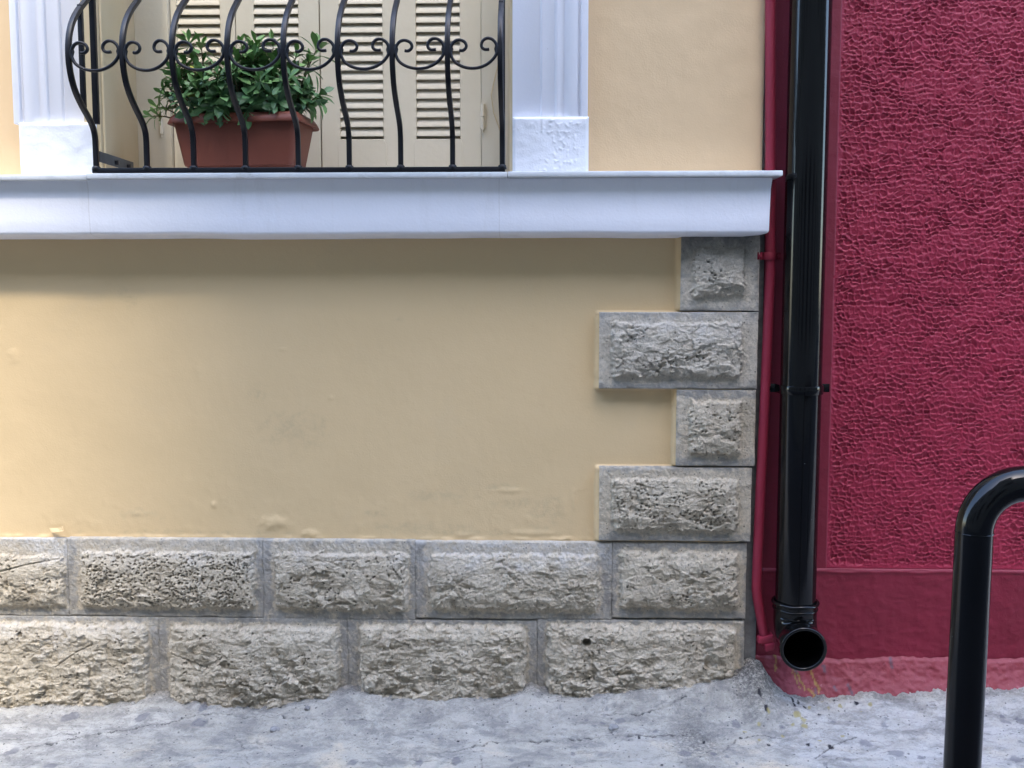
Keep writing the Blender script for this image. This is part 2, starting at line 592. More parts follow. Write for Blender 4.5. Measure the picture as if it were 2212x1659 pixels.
for u, v, a, b in [(1480, 1625, 17, 9), (1590, 1562, 12, 8), (1870, 1606, 18, 8), (1912, 1568, 9, 6), (1935, 1628, 20, 7), (1915, 1555, 6, 4), (2160, 1490, 0.1, 0.1), (2172, 1560, 14, 6),
                   (2205, 1556, 14, 6), (985, 1640, 12, 9), (1690, 1570, 9, 6), (905, 1640, 10, 6), (760, 1648, 14, 7), (1105, 1640, 7, 4), (1340, 1560, 16, 7), (25, 1618, 16, 9), (110, 1655, 20, 7),
                   (150, 1548, 24, 12), (305, 1552, 18, 10), (430, 1558, 22, 9), (440, 1530, 10, 18), (1830, 1645, 12, 5), (2195, 1640, 18, 6), (1990, 1635, 9, 4), (1800, 1560, 8, 4)]:
    blob(spot, u, v, a * 0.85, b * 0.85, 0.62)
rr = random.Random(4)
for k in range(55):
    blob(spot, rr.uniform(1200, 2300), rr.uniform(1530, 1690), rr.uniform(2, 7), rr.uniform(1.5, 4), rr.uniform(0.3, 0.7))
for u, v, a, b in [(1715, 1532, 5, 7), (1711, 1522, 4, 9), (1725, 1525, 4, 4), (1738, 1530, 6, 4), (1770, 1547, 5, 4), (1758, 1525, 4, 3), (1640, 1536, 6, 5), (1655, 1548, 7, 5), (1600, 1596, 5, 3), (1660, 1610, 5, 3), (1745, 1610, 6, 4),
                   (1795, 1616, 8, 5), (1805, 1520, 8, 4), (1850, 1528, 8, 5), (990, 1600, 4, 3), (1380, 1590, 4, 3), (1700, 1655, 5, 3), (1520, 1600, 4, 3), (1430, 1650, 5, 3)]:
    blob(drop, u, v, a * 0.75, b * 0.75)
for u, v, a, b in [(1722, 1548, 13, 6), (1735, 1556, 9, 8), (1712, 1565, 6, 4), (1738, 1568, 10, 6), (1748, 1530, 5, 4), (1660, 1550, 6, 4), (1640, 1562, 6, 4), (1790, 1535, 5, 3), (1815, 1530, 7, 4), (1776, 1522, 5, 3),
                   (1880, 1532, 7, 4), (1608, 1585, 6, 4), (1640, 1600, 5, 3), (1770, 1600, 6, 4), (1820, 1592, 6, 3), (1860, 1545, 5, 3), (1690, 1590, 6, 4)]:
    blob(yel, u, v, a * 0.72, b * 0.72, 0.75)
slabm = sstep(0.33, 0.42, -(GY) + fbm(GX * 4, GY * 5, 33, 4) * 0.10 - 0.02 * GX)
gxr = P(1640, 1500, YB).x
white = sstep(gxr - 0.05, gxr + 0.12, GX + fbm(GX * 6, GY * 6, 21, 3) * 0.10) * sstep(0.08, 0.14, -GY) * 0.95 + 0.55 * sstep(-1.25, -1.6, GX) * sstep(0.1, 0.16, -GY) + 0.25 * sstep(0.1, 0.3, fbm(GX * 2.2, GY * 3.1, 55, 4))
cx_, cy_ = P(1630, 1460, -0.1).x, -0.10
dirt = np.clip(np.exp(-((GX - cx_) ** 2 / 0.10 ** 2 + (GY - cy_) ** 2 / 0.12 ** 2)) * 0.9 + (1 - sstep(0.0, 0.035, -(GY + 0.075))) * 0.45 + cr * 0.5
               + np.exp(-((GX - G(1500, 1590).x) ** 2 / 0.09 ** 2 + (GY - G(1500, 1600).y) ** 2 / 0.2 ** 2)) * 0.7, 0, 1)
for line, dp in [([(0, 1604), (60, 1612), (190, 1592), (260, 1578), (330, 1566), (420, 1548), (500, 1541), (570, 1548), (660, 1556), (800, 1566), (900, 1632)], 0.007),
                 ([(900, 1632), (980, 1622), (1060, 1604), (1150, 1600), (1300, 1590), (1440, 1586), (1500, 1596)], 0.006)]:
    q = pxline(line)
    yl_ = np.interp(GX, [a for a, b in q], [b for a, b in q]) + wob * 1.2
    inside = sstep(q[0][0] - 0.05, q[0][0], GX) * (1 - sstep(q[-1][0], q[-1][0] + 0.08, GX))
    GZ = GZ - dp * inside * sstep(-0.002, 0.010, yl_ - GY) * (1 - 0.7 * sstep(0.05, 0.30, yl_ - GY))
GZ = GZ + (fbm(GX * 5, GY * 8, 91, 4, 0.55) * 0.006 + np.clip(fbm(GX * 26, GY * 34, 92, 4, 0.6), 0.05, 1) * 0.007 * sstep(0.0, 0.25, fbm(GX * 3, GY * 5, 93, 3) + 0.1)) * inw
GZ = GZ - cr * 0.005 * inw + spot * 0.0008
pav = grid('pavement', np.stack([GX, GY, GZ], -1), M['ground'], None, {'crack': cr * inw, 'spot': spot, 'drop': drop, 'yellow': yel, 'slab': slabm, 'white': np.clip(white, 0, 1), 'dirt': dirt, 'added_road': (GY < -1.5).astype(float)})
pav['kind'] = 'structure'

# ------------------------------------------------------------------ the cream house
house = thing('house', 'cream house with white ledge, shuttered window and rough grey stone base', 'house', (0, 0, 0))
XL = P(-1085, 800).x                    # the facade runs on past the left of the picture
xq = P(1640, 600, -0.04).x             # its right corner
ledge_bot_z = P(1000, 515, 0).z
plinth_top_z = P(700, 1168, -0.03).z

# lower cream wall, a plaster skin with blisters; it curls up to the stones on its right
wx = np.arange(XL, xq - 0.05, 0.006)
wz = np.arange(P(700, 1190).z, ledge_bot_z + 0.06, 0.006)
WX, WZ = np.meshgrid(wx, wz)
H = fbm(WX * 1.6, WZ * 1.6, 3, 3) * 0.004 + fbm(WX * 9, WZ * 7, 4, 4, 0.55) * 0.0006
low = 1 - sstep(0.0, 0.35, WZ - plinth_top_z)
H += np.clip(fbm(WX * 14, WZ * 14, 12, 4), 0.2, 1) * 0.002 * low
for u, v, a, b, h in [(595, 1130, 36, 17, 0.010), (670, 1153, 24, 9, 0.009), (462, 1090, 9, 9, 0.008), (30, 770, 16, 22, 0.004), (430, 800, 14, 20, 0.003), (610, 755, 10, 4, 0.004), (715, 860, 6, 6, 0.005), (1100, 1060, 44, 7, 0.004),
                      (1000, 1155, 26, 6, 0.005), (1150, 1152, 60, 7, 0.005), (300, 1110, 30, 8, 0.003), (1240, 1080, 10, 30, 0.003)]:
    c = P(u, v)
    k = 3.58 / FPX
    d = np.hypot((WX - c.x) / (a * k), (WZ - c.z) / (b * k)) + fbm(WX * 40, WZ * 40, 8, 3) * 0.35
    H += h * 0.5 * (1 - sstep(0.1, 1.2, d))
QX = []                                # (left edge, bottom, top) of the quoins, for the curled plaster
for u0, v0, v1 in [(1470, 500, 672), (1293, 674, 840), (1460, 842, 1007), (1293, 1010, 1172)]:
    p0, p1 = P(u0, v1, -0.04), P(u0, v0, -0.04)
    QX.append((p0.x, p0.z, p1.z))
for x, z0, z1 in QX:
    dx = np.clip(x - WX, 0, None)
    dz = np.clip(np.maximum(z0 - WZ, WZ - z1), 0, None)
    dd = np.hypot(dx, dz) + fbm(WX * 30, WZ * 30, 15, 3) * 0.002
    H = np.maximum(H, H + 0.034 * (1 - sstep(0.0, 0.011, dd)) * (dz <= 0.0))
dzp = WZ - plinth_top_z + 0.004 * fbm(WX * 25, WZ * 25, 18, 3)
H += np.clip(0.001 + 0.008 * fbm(WX * 16, WZ * 40, 16, 4), 0, 0.008) * (1 - sstep(0.002, 0.012, np.abs(dzp)))
scuff = np.zeros_like(WX)
for u, v, a, b in [(950, 1070, 90, 16), (1120, 1085, 70, 14), (1080, 1050, 40, 10), (810, 1108, 40, 12), (900, 1140, 140, 16), (1180, 1110, 60, 40), (280, 640, 30, 30), (300, 1110, 60, 16), (560, 850, 26, 20), (640, 930, 90, 50), (1000, 1150, 260, 8), (400, 1150, 300, 8), (860, 690, 14, 10)]:
    c = P(u, v)
    k = 3.58 / FPX
    scuff = np.maximum(scuff, 1 - sstep(0.1, 1.1, np.hypot((WX - c.x) / (a * k), (WZ - c.z) / (b * k)) + 0.6 * fbm(WX * 22, WZ * 26, 29, 4)))
grid('wall', np.stack([WX, -H, WZ], -1), M['cream_low'], house, {'scuff': scuff}, skirt=0.1)

# upper walls beside and above the window
win_l0, win_r0 = P(208.5, 366, -0.142).x - 0.020, P(1104, 360, 0).x
zl = P(800, 372, -0.16).z              # top of the ledge
ztop = 4.4
xru = P(1651, 360, 0).x
ux = np.arange(win_r0 + 0.02, xru, 0.008)
uz = np.concatenate([np.arange(zl - 0.02, zl + 0.8, 0.008), [ztop]])
UX, UZ = np.meshgrid(ux, uz)
grid('wall', np.stack([UX, -(fbm(UX * 2, UZ * 2, 22, 3) * 0.003 + fbm(UX * 11, UZ * 9, 23, 4) * 0.0009), UZ], -1), M['cream_upper'], house, skirt=0.3)
MB().box(XL, win_l0 - 0.05, 0.0, 0.3, zl - 0.02, ztop).build('wall', M['cream_upper'], house)
MB().box(win_l0 - 0.02, win_r0 + 0.02, 0.0, 0.3, 4.0, ztop).build('wall', M['cream_upper'], house)
MB().box(XL, xq - 0.01, 0.1, 0.3, -0.2, zl - 0.03).build('wall_core', M['mortar'], house)

# window reveals
WB = 0.40
rl1 = P(303, 300, WB).x
rr1 = P(1098, 300, WB).x
m_ = MB()
m_.hexa([(win_l0 - 0.06, -0.05, zl - 0.01), (win_l0, -0.05, zl - 0.01), (win_l0, -0.05, 4.0), (win_l0 - 0.06, -0.05, 4.0),
         (win_l0 - 0.06, WB, zl - 0.01), (rl1, WB, zl - 0.01), (rl1, WB, 4.0), (win_l0 - 0.06, WB, 4.0)])
m_.build('window_reveal', M['cream_reveal'], house, bevel=0.004)
# a thin moulded bead along the left reveal
xb = win_l0 + 0.001
MB().tube([(xb, -0.028, zl - 0.01), (xb, -0.028, 4.0)], 0.006, 8).build('reveal_bead', M['cream_reveal'], house, smooth=True)
m_ = MB()
m_.hexa([(win_r0, -0.005, zl - 0.01), (win_r0 + 0.02, -0.005, zl - 0.01), (win_r0 + 0.02, -0.005, 4.0), (win_r0, -0.005, 4.0),
         (rr1, WB, zl - 0.01), (win_r0 + 0.02, WB, zl - 0.01), (win_r0 + 0.02, WB, 4.0), (rr1, WB, 4.0)])
m_.build('window_reveal', M['cream_reveal'], house, bevel=0.004)

# ledge: moulded cornice, marble slabs on top
CP, SO = 0.125, 0.034                  # cornice projection, slab overhang
cz_b = P(1000, 505, -CP).z
cz_t = P(1000, 386, -CP).z
ch = cz_t - cz_b
prof = [(0.0, 0.000), (0.004, 0.09), (0.006, 0.16)]
def m_cornice():
    n = NT('white_cornice_paint', 0.5, 0.4)
    col = n.ramp(n.noise(1.6, 5, 0.6), [(0.3, (0.78, 0.78, 0.82)), (0.7, (0.83, 0.83, 0.87))])
    col = n.mix(n.ramp(n.noise(5, 6, 0.7, 0.3, n.map(2.4, 1, 0.35)), [(0.56, 0.0), (0.74, 0.22)]), col, (0.58, 0.56, 0.53))
    col = n.mix(n.ramp(n.noise(24, 6, 0.75, 0.3), [(0.66, 0.0), (0.76, 0.35)]), col, (0.5, 0.46, 0.40))
    col = n.mix(n.ramp(n.voro(7), [(0.009, 0.7), (0.016, 0.0)]), col, (0.2, 0.18, 0.17))
    sx = n.t.nodes.new('ShaderNodeSeparateXYZ')
    n.link(n.pos, sx.inputs[0])
    wob_ = n.math('MULTIPLY', n.noise(14, 4), 0.008)
    xx = n.math('ADD', sx.outputs[0], wob_)
    jm = None
    for xj, w in ((P(1078, 440, -CP).x + 0.004, 0.0016), (P(190, 440, -CP).x + 0.004, 0.0022)):
        k = n.math('LESS_THAN', n.math('ABSOLUTE', n.math('SUBTRACT', xx, xj)), w)
        jm = k if jm is None else n.math('MAXIMUM', jm, k)
    col = n.mix(n.math('MULTIPLY', jm, 0.2), col, (0.40, 0.36, 0.30))
    n.bump(n.math('SUBTRACT', n.math('ADD', n.noise(120, 4), n.math('MULTIPLY', n.noise(9, 5), 3.0)), n.math('MULTIPLY', jm, 0.8)), 0.28, 0.0028)
    return n.done(col)


cor = [(-(CP + 0.003), ch), (-(CP + 0.000), ch * 0.93), (-(CP - 0.003), ch * 0.80), (-(CP - 0.005), ch * 0.55), (-(CP - 0.006), ch * 0.30), (-(CP - 0.0065), 0.010), (-(CP - 0.0085), 0.004), (-(CP - 0.013), 0.0008), (-(CP - 0.026), -0.002), (-0.05, -0.006), (0.02, -0.010)]
xe = P(1672, 384, -CP).x - (CP + 0.006) * 0
xs = list(np.arange(XL, xe - 0.14, 0.05))
rowsv = []
for x in xs:
    w = 0.0042 * float(fbm(np.array([x * 2.1]), np.array([0.3]), 71, 3)[0])
    rowsv.append([(x, y, cz_b + z + w * (1 - z / ch)) for y, z in cor])
# the moulding turns the corner and runs back to the wall
for k in range(0, 7):
    a = R(15 * k)
    rr_ = 0.010
    row = []
    for y, z in cor:
        inset = (CP + 0.006) + y          # how far this height steps back from the face
        r = max(rr_ - inset, 0.001) if inset < rr_ else 0.001
        cxk, cyk = xe - max(inset, rr_), -(CP + 0.006) + max(inset, rr_)
        row.append((cxk + r * math.sin(a), cyk - r * math.cos(a), cz_b + z))
    rowsv.append(row)
rowsv.append([(xe - ((CP + 0.006) + y), 0.03, cz_b + z) for y, z in cor])
m_ = MB()
nc = len(cor)
m_.add([p for r_ in rowsv for p in r_], [(i * nc + j, (i + 1) * nc + j, (i + 1) * nc + j + 1, i * nc + j + 1) for i in range(len(rowsv) - 1) for j in range(nc - 1)])
cornice = m_.build('cornice', m_cornice(), house, smooth=True, sharp=60)
st = zl - cz_t
for u0, u1, dz, dy in [(-1085, 185, -0.0035, 0.004), (185.8, 1096, 0, 0), (1097, 1691, 0.0012, -0.003)]:
    x0, x1 = P(u0, 380, -(CP + SO)).x, P(u1, 380, -(CP + SO)).x
    MB().box(x0, x1, -(CP + SO) + dy, WB + 0.02 if u1 > 1090 or u0 < 190 else WB + 0.021, cz_t + 0.0005 + dz, zl + dz).build('marble_slab', M['marble'], house, bevel=0.003)


# architraves (fluted white strips) with plinth blocks
def architrave(us, v_base, left):
    """profile across the strip from the window side outwards"""
    xin = P(us[0], 300, -0.02).x
    xout = P(us[1], 300, -0.05).x
    w = xout - xin
    pr = [(0.0, 0.0), (0.0, 0.022), (0.375, 0.022), (0.38, 0.030), (0.395, 0.034), (0.56, 0.034), (0.575, 0.042), (0.60, 0.045), (0.64, 0.040), (0.68, 0.037), (0.71, 0.042), (0.74, 0.050), (0.79, 0.055), (0.86, 0.055), (0.875, 0.046), (0.90, 0.046), (0.91, 0.060), (1.0, 0.060), (1.0, 0.0)]
    zb = P(us[1], v_base, -0.06).z
    m = MB()
    vv, ff = [], []
    n = len(pr)
    for z in (zb - 0.004, 4.2):
        vv += [(xin + w * t, -d, z) for t, d in pr]
    ff = [(i, i + 1, n + i + 1, n + i) for i in range(n - 1)] + [tuple(range(n)), tuple(range(2 * n - 1, n - 1, -1))]
    m.add(vv, ff)
    a = m.build('architrave', M['white'], house, bevel=0.0025, seg=2)
    # plinth block, a blistered face
    x0, x1 = sorted((P(us[2], 320, -0.066).x, P(us[3], 320, -0.066).x))
    gx_ = np.arange(x0, x1 + 0.001, 0.003)
    gz_ = np.arange(zl + 0.001, zb + 0.001, 0.003)
    X, Z = np.meshgrid(gx_, gz_)
    h = fbm(X * 9, Z * 9, 31 + left, 3) * 0.003
    ex = np.minimum(np.minimum(X - x0, x1 - X), zb - Z)
    h -= 0.006 * (1 - sstep(0, 0.009, ex))
    amt = 0.25 if left else 1.0
    bl = fbm(X * 70, Z * 70, 35 + left, 3)
    cl = sstep(0.05, 0.3, fbm(X * 7 + 3, Z * 12, 37 + left, 3) + (0 if left else 0.25 * np.exp(-((X - (x0 + 0.8 * (x1 - x0))) ** 2 / 0.05 ** 2 + (Z - (zl + 0.4 * (zb - zl))) ** 2 / 0.03 ** 2))))
    h += np.clip(bl - 0.15, 0, 0.5) * 0.004 * cl * amt
    dirt_ = np.zeros_like(X)
    grid('plinth_block', np.stack([X, -0.066 - h, Z], -1), M['white_old'], house, skirt=0.02)
    return a


architrave((1107, 1269, 1107, 1271), 252, False)
architrave((203, 34, 206, 41), 265, True)

# shutters: one mesh per leaf, its slats inside it
SY = WB - 0.005                        # face of the shutter frames


def zs(v):
    return P(700, v, SY).z


def xs_(u):
    return P(u, 250, SY).x


m_ = MB()
m_.box(rl1 - 0.03, xs_(373), SY - 0.022, SY + 0.05, zl - 0.03, 4.0)
m_.box(xs_(1040.5), rr1 + 0.03, SY - 0.018, SY + 0.05, zl - 0.03, 4.0)
m_.box(rl1 - 0.03, rr1 + 0.03, SY - 0.02, SY + 0.05, 3.9, 4.02)
m_.box(rl1 - 0.06, rr1 + 0.06, SY + 0.055, SY + 0.09, zl - 0.05, 4.05)
m_.build('window_frame', M['shutter'], house, bevel=0.004)


def leaf(u0, louv, u1, hinge_u, split):
    x0, x1 = xs_(u0), xs_(u1)
    zb, zt = zl + 0.004, 3.89
    m = MB()
    edges = [x0] + [xs_(u) for ab in louv for u in ab] + [x1]
    for k in range(0, len(edges), 2):
        a, b = edges[k], edges[k + 1]
        if split and k == 2:
            mid = (a + b) / 2 - 0.006
            m.box(a, mid - 0.0012, SY, SY + 0.035, zb, zt)
            m.box(mid + 0.0012, b, SY + 0.001, SY + 0.035, zb, zt)
        else:
            m.box(a, b, SY, SY + 0.035, zb, zt)
    zlo = zs(299)
    pitch = (zs(200) - zs(301.4)) / 5.0
    for a, b in louv:
        xa, xb2 = xs_(a), xs_(b)
        # lower panel with clipped corners, set a little behind the stiles
        m.box(xa, xb2, SY + 0.0025, SY + 0.03, zb, zlo - 0.004)
        c = 0.011
        m.add([(xa - c, SY - 0.0015, zb), (xb2 + c, SY - 0.0015, zb), (xb2 + c, SY - 0.0015, zlo - 0.024), (xb2 + 0.001, SY - 0.0015, zlo - 0.004), (xa - 0.001, SY - 0.0015, zlo - 0.004), (xa - c, SY - 0.0015, zlo - 0.024),
               (xa - c, SY + 0.004, zb), (xb2 + c, SY + 0.004, zb), (xb2 + c, SY + 0.004, zlo - 0.024), (xb2 + 0.001, SY + 0.004, zlo - 0.004), (xa - 0.001, SY + 0.004, zlo - 0.004), (xa - c, SY + 0.004, zlo - 0.024)],
              [(0, 1, 2, 3, 4, 5), (11, 10, 9, 8, 7, 6)] + [(i, (i + 1) % 6, 6 + (i + 1) % 6, 6 + i) for i in range(6)])
        z = zlo + 0.006
        while z < zt - 0.03:
            # each slat slopes down and out
            t = 0.0035
            h1, d = 0.0262, 0.0125
            m.hexa([(xa - 0.003, SY + 0.001, z), (xb2 + 0.003, SY + 0.001, z), (xb2 + 0.003, SY + 0.001, z + 2 * t), (xa - 0.003, SY + 0.001, z + 2 * t),
                    (xa - 0.003, SY + 0.001 + d, z + h1), (xb2 + 0.003, SY + 0.001 + d, z + h1), (xb2 + 0.003, SY + 0.001 + d, z + h1 + 2 * t), (xa - 0.003, SY + 0.001 + d, z + h1 + 2 * t)])
            z += pitch
        m.box(xa, xb2, SY, SY + 0.035, zt - 0.03, zt)
    o = m.build('shutter', M['shutter'], house, bevel=0.0018, seg=1)
    hz0, hz1 = (zs(290), zs(235)) if split else (zs(284), zs(229))
    hx = P(hinge_u, 260, SY - 0.03).x
    h = MB()
    h.tube([(hx, SY - 0.026, hz0), (hx, SY - 0.026, (hz0 + hz1) / 2 - 0.002)], 0.008, 10)
    h.tube([(hx, SY - 0.026, (hz0 + hz1) / 2), (hx, SY - 0.026, hz1)], 0.0088, 10)
    h.tube([(hx, SY - 0.026, hz0 - 0.012), (hx, SY - 0.026, hz0)], 0.004, 8)
    h.box(hx - 0.012, hx + 0.012, SY - 0.024, SY + 0.001, hz0 + 0.008, hz1 - 0.008)
    h.build('hinge', M['shutter'], o, smooth=True)
    return o


leaf(374, [(388, 480), (553, 648)], 692.3, 347, True)
leaf(694.2, [(735, 828), (900, 994)], 1039.5, 1043, False)
# cream painted wire looped beside the right frame
pts = [P(1079, 60, SY - 0.03), P(1078, 131, SY - 0.03), P(1066, 180, SY - 0.03), P(1061, 205, SY - 0.03), P(1066, 242, SY - 0.03), P(1082, 288, SY - 0.025), P(1086, 300, SY)]
MB().tube(pts, 0.0025, 6).build('wire', M['cream_reveal'], house, smooth=True)

# a curl of loose paint above the plinth
fl = MB()
a, b, c, d = P(107, 1142, -0.012), P(135, 1137, -0.030), P(137, 1147, -0.034), P(112, 1150, -0.022)
e = P(124, 1141, -0.020)
f_ = P(125, 1149, -0.030)
fl.add([a, e, b, c, f_, d] + [p + Vector((0, 0.002, 0.001)) for p in (a, e, b, c, f_, d)], [(0, 1, 4, 5), (1, 2, 3, 4), (11, 10, 7, 6), (10, 9, 8, 7), (0, 5, 11, 6), (5, 4, 10, 11), (4, 3, 9, 10), (3, 2, 8, 9)])
fl.build('paint_flake', M['cream'], house)

# ------------------------------------------------------------------ rusticated stones
STEP = 0.0025


def stone(rect, boss, ym, bh, seed, rough=1.0, pits=0.0, mort=(1, 1, 1, 1), mat='stone', top_dark=0.0, holes=(), cracks=(), lime=0.0, round_=0.012, name='stone_block'):
    """rect / boss as picture rectangles (u0, v0, u1, v1) measured on the photo; ym: plane of the drafted margin"""
    u0, v0, u1, v1 = rect
    um, vm = (u0 + u1) / 2, (v0 + v1) / 2
    x0, x1 = P(u0, vm, ym).x + 0.0006, P(u1, vm, ym).x - 0.0006
    z0, z1 = P(um, v1, ym).z + 0.0006, P(um, v0, ym).z - 0.0006
    yb = ym - bh * 0.8
    bx0, bx1 = P(boss[0], vm, yb).x, P(boss[2], vm, yb).x
    bz0, bz1 = P(um, boss[3], yb).z, P(um, boss[1], yb).z
    X, Z = np.meshgrid(np.linspace(x0, x1, int((x1 - x0) / STEP) + 2), np.linspace(z0, z1, int((z1 - z0) / STEP) + 2))
    wx_ = X + 0.009 * fbm(X * 24, Z * 24, seed, 3) + 0.005 * fbm(X * 80, Z * 80, seed + 5, 2)
    wz_ = Z + 0.009 * fbm(X * 24, Z * 24, seed + 50, 3) + 0.005 * fbm(X * 80, Z * 80, seed + 55, 2)
    # signed distance to a rounded boss outline, positive inside
    ddx = np.minimum(wx_ - bx0, bx1 - wx_)
    ddz = np.minimum(wz_ - bz0, bz1 - wz_)
    ins = np.where((ddx > 0) & (ddz > 0), np.minimum(ddx, ddz), np.minimum(ddx, ddz))
    kx, kz = np.clip(round_ - ddx, 0, None), np.clip(round_ - ddz, 0, None)
    ins = np.where((kx > 0) & (kz > 0), round_ - np.hypot(kx, kz), ins)
    up = sstep(-0.002, 0.010, ins) * (0.72 + 0.28 * sstep(0.008, 0.05, ins))
    qx = X + 0.004 * fbm(X * 20, Z * 20, seed + 60, 3)
    qz = Z + 0.004 * fbm(X * 20, Z * 20, seed + 61, 3)
    f1, d1, d2 = facet(qx * 22 + qz * 7, qz * 31 - qx * 4, seed + 7, 1.7)
    f2, e1, e2 = facet(qx * 60 + f1 * 0.8 - qz * 14, qz * 84 + qx * 9, seed + 17, 1.8)
    f3, g1, g2 = facet(X * 130, Z * 170, seed + 27, 1.5)
    amp = 0.55 + 0.75 * sstep(-0.35, 0.35, fbm(X * 7, Z * 9, seed + 33, 3))
    tex = amp * (f1 * 0.0105 + f2 * 0.0052 + f3 * 0.0018) + fbm(X * 13, Z * 15, seed + 3, 3, 0.5) * 0.005 + fbm(X * 190, Z * 190, seed + 8, 2) * 0.0007
    low = 1.15 - 0.55 * sstep(0.0, 1.0, (Z - bz0) / (bz1 - bz0 + 1e-6))     # rougher and prouder towards the bottom
    h = up * (bh * (0.75 + 0.35 * low - 0.2) + tex * rough * low)
    marg = 1 - sstep(-0.004, 0.006, ins)
    # drafted margin: comb strokes and little chips
    h += marg * (fbm(X * 90 + Z * 60, Z * 30 - X * 20, seed + 70, 3) * 0.0016 + fbm(X * 22, Z * 22, seed + 71, 3) * 0.0018)
    ed = np.minimum(np.minimum(X - x0, x1 - X), np.minimum(Z - z0, z1 - Z)) + fbm(X * 50, Z * 50, seed + 81, 3) * 0.002
    fill = sstep(-0.15, 0.45, fbm(X * 9, Z * 9, 401, 3) + 0.35 * fbm(X * 40, Z * 40, 402, 2))
    h -= (0.0005 + 0.0035 * fill) * (1 - sstep(0.0, 0.003 + 0.004 * fill, ed))
    pit = np.zeros_like(X)
    if pits:
        jx, jy = X * 84 + 0.7 * fbm(X * 30, Z * 30, seed, 2), Z * 92 + 0.6 * fbm(X * 34, Z * 34, seed + 4, 2)
        q, p1, p2 = facet(jx, jy, seed + 90, 0)
        on = sstep(1.06 - pits, 1.16 - pits, q + 0.5 + 0.5 * fbm(X * 12, Z * 12, seed + 92, 3)) * up
        pm = (1 - sstep(0.10 + 0.10 * (q + 0.5), 0.26 + 0.16 * (q + 0.5), p1)) * on
        h -= pm * 0.008
        pit = np.maximum(pit, pm * 0.65)
    for (hu, hv, hr, dep) in holes:
        c = P(hu, hv, yb - 0.01)
        d = np.hypot(X - c.x, (Z - c.z) * 1.05)
        k = 1 - sstep(hr * 0.75, hr * 1.1, d)
        h -= k * dep
        pit = np.maximum(pit, k * 0.55)
    for pts in cracks:
        pl = [(P(a, b, yb).x, P(a, b, yb).z) for a, b in pts]
        d = polydist(X + 0.004 * fbm(X * 60, Z * 60, seed + 95, 2), Z, pl)
        k = 1 - sstep(0.001, 0.004, d)
        h -= k * 0.006
        pit = np.maximum(pit, k * 0.4 * (0.4 + 0.6 * sstep(-0.2, 0.2, fbm(X * 30, Z * 30, seed + 97, 2))))
    # mortar smeared over the margins: left, right, top, bottom strengths
    ml = np.clip((bx0 - wx_) / max(bx0 - x0, 0.004), 0, 1) * mort[0]
    mr = np.clip((wx_ - bx1) / max(x1 - bx1, 0.004), 0, 1) * mort[1]
    mt = np.clip((wz_ - bz1) / max(z1 - bz1, 0.004), 0, 1) * mort[2]
    mb_ = np.clip((bz0 - wz_) / max(bz0 - z0, 0.004), 0, 1) * mort[3]
    mo = sstep(0.12, 0.42, np.maximum(np.maximum(ml, mr), np.maximum(mt, mb_)) + 0.18 * fbm(X * 30, Z * 30, seed + 99, 4))
    mo = mo * np.clip(np.maximum(np.maximum(ml > 0, mr > 0), np.maximum(mt > 0, mb_ > 0)), 0, 1)
    so = np.clip(top_dark * sstep(0.25, 1.0, (Z - z0) / (z1 - z0)) ** 1.5, 0, 1)  # darker towards the top of the stone
    li = lime * sstep(0.55, 0.95, (Z - z0) / (z1 - z0) + 0.25 * fbm(X * 9, Z * 9, seed + 101, 3))
    return grid(name, np.stack([X, ym - h, Z], -1), M[mat], house, {'mortar': mo, 'pit': pit, 'top_dark': so + np.zeros_like(X), 'lime': np.clip(li, 0, 1)}, skirt=0.06)


Y1, Y2, YQ = -0.032, -0.034, -0.042
for k, (a, b) in enumerate([(-1080, -690), (-690, -260)]):
    stone((a, 1162, b, 1327), (a + 24, 1196, b - 22, 1311), Y1, 0.030, 151 + 12 * k, 0.9, 0.1, (1, 1, 0.25, 0.9), lime=0.4)
for k, (a, b) in enumerate([(-1080, -520), (-520, -110)]):
    stone((a, 1329, b, 1565), (a + 22, 1350, b - 22, 1555), Y2, 0.048, 181 + 12 * k, 1.2, 0.03, (1, 1, 0.8, 0), lime=0.2, round_=0.02)
stone((-260, 1163, 147, 1329), (-238, 1200, 134, 1312), Y1, 0.026, 11, 0.8, 0.12, (0, 1, 0.25, 0.8), lime=0.7, cracks=[[(0, 1235), (60, 1220), (125, 1209)]])
stone((147, 1164, 568, 1332), (168, 1194, 546, 1316), Y1, 0.030, 23, 0.75, 0.75, (1, 1, 0.2, 0.9), lime=0.35)
stone((568, 1167, 897, 1338), (592, 1197, 879, 1320), Y1, 0.032, 37, 1.1, 0.15, (1, 0.9, 0.25, 0.9), lime=0.3, holes=[(740, 1247, 0.006, 0.008)])
stone((897, 1171, 1322, 1338), (926, 1200, 1292, 1321), Y1, 0.034, 41, 1.0, 0.0, (0.9, 1, 0.15, 0.7), lime=0.55)
stone((1322, 1172, 1612, 1336), (1340, 1196, 1598, 1318), Y1, 0.034, 59, 1.0, 0.08, (1, 0.3, 0.9, 0.9))
stone((-110, 1331, 345, 1562), (-88, 1352, 314, 1552), Y2, 0.046, 61, 1.15, 0.05, (0, 1, 0.8, 0), lime=0.35, holes=[(38, 1374, 0.011, 0.016)], cracks=[[(120, 1440), (160, 1412), (200, 1392)]], round_=0.02)
stone((345, 1335, 752, 1566), (362, 1358, 730, 1556), Y2, 0.050, 73, 1.25, 0.03, (1, 1, 0.9, 0), round_=0.022, cracks=[[(370, 1415), (410, 1428), (450, 1445)]])
stone((752, 1340, 1160, 1552), (775, 1358, 1136, 1540), Y2, 0.052, 83, 1.35, 0.0, (1, 1, 0.8, 0), round_=0.02)
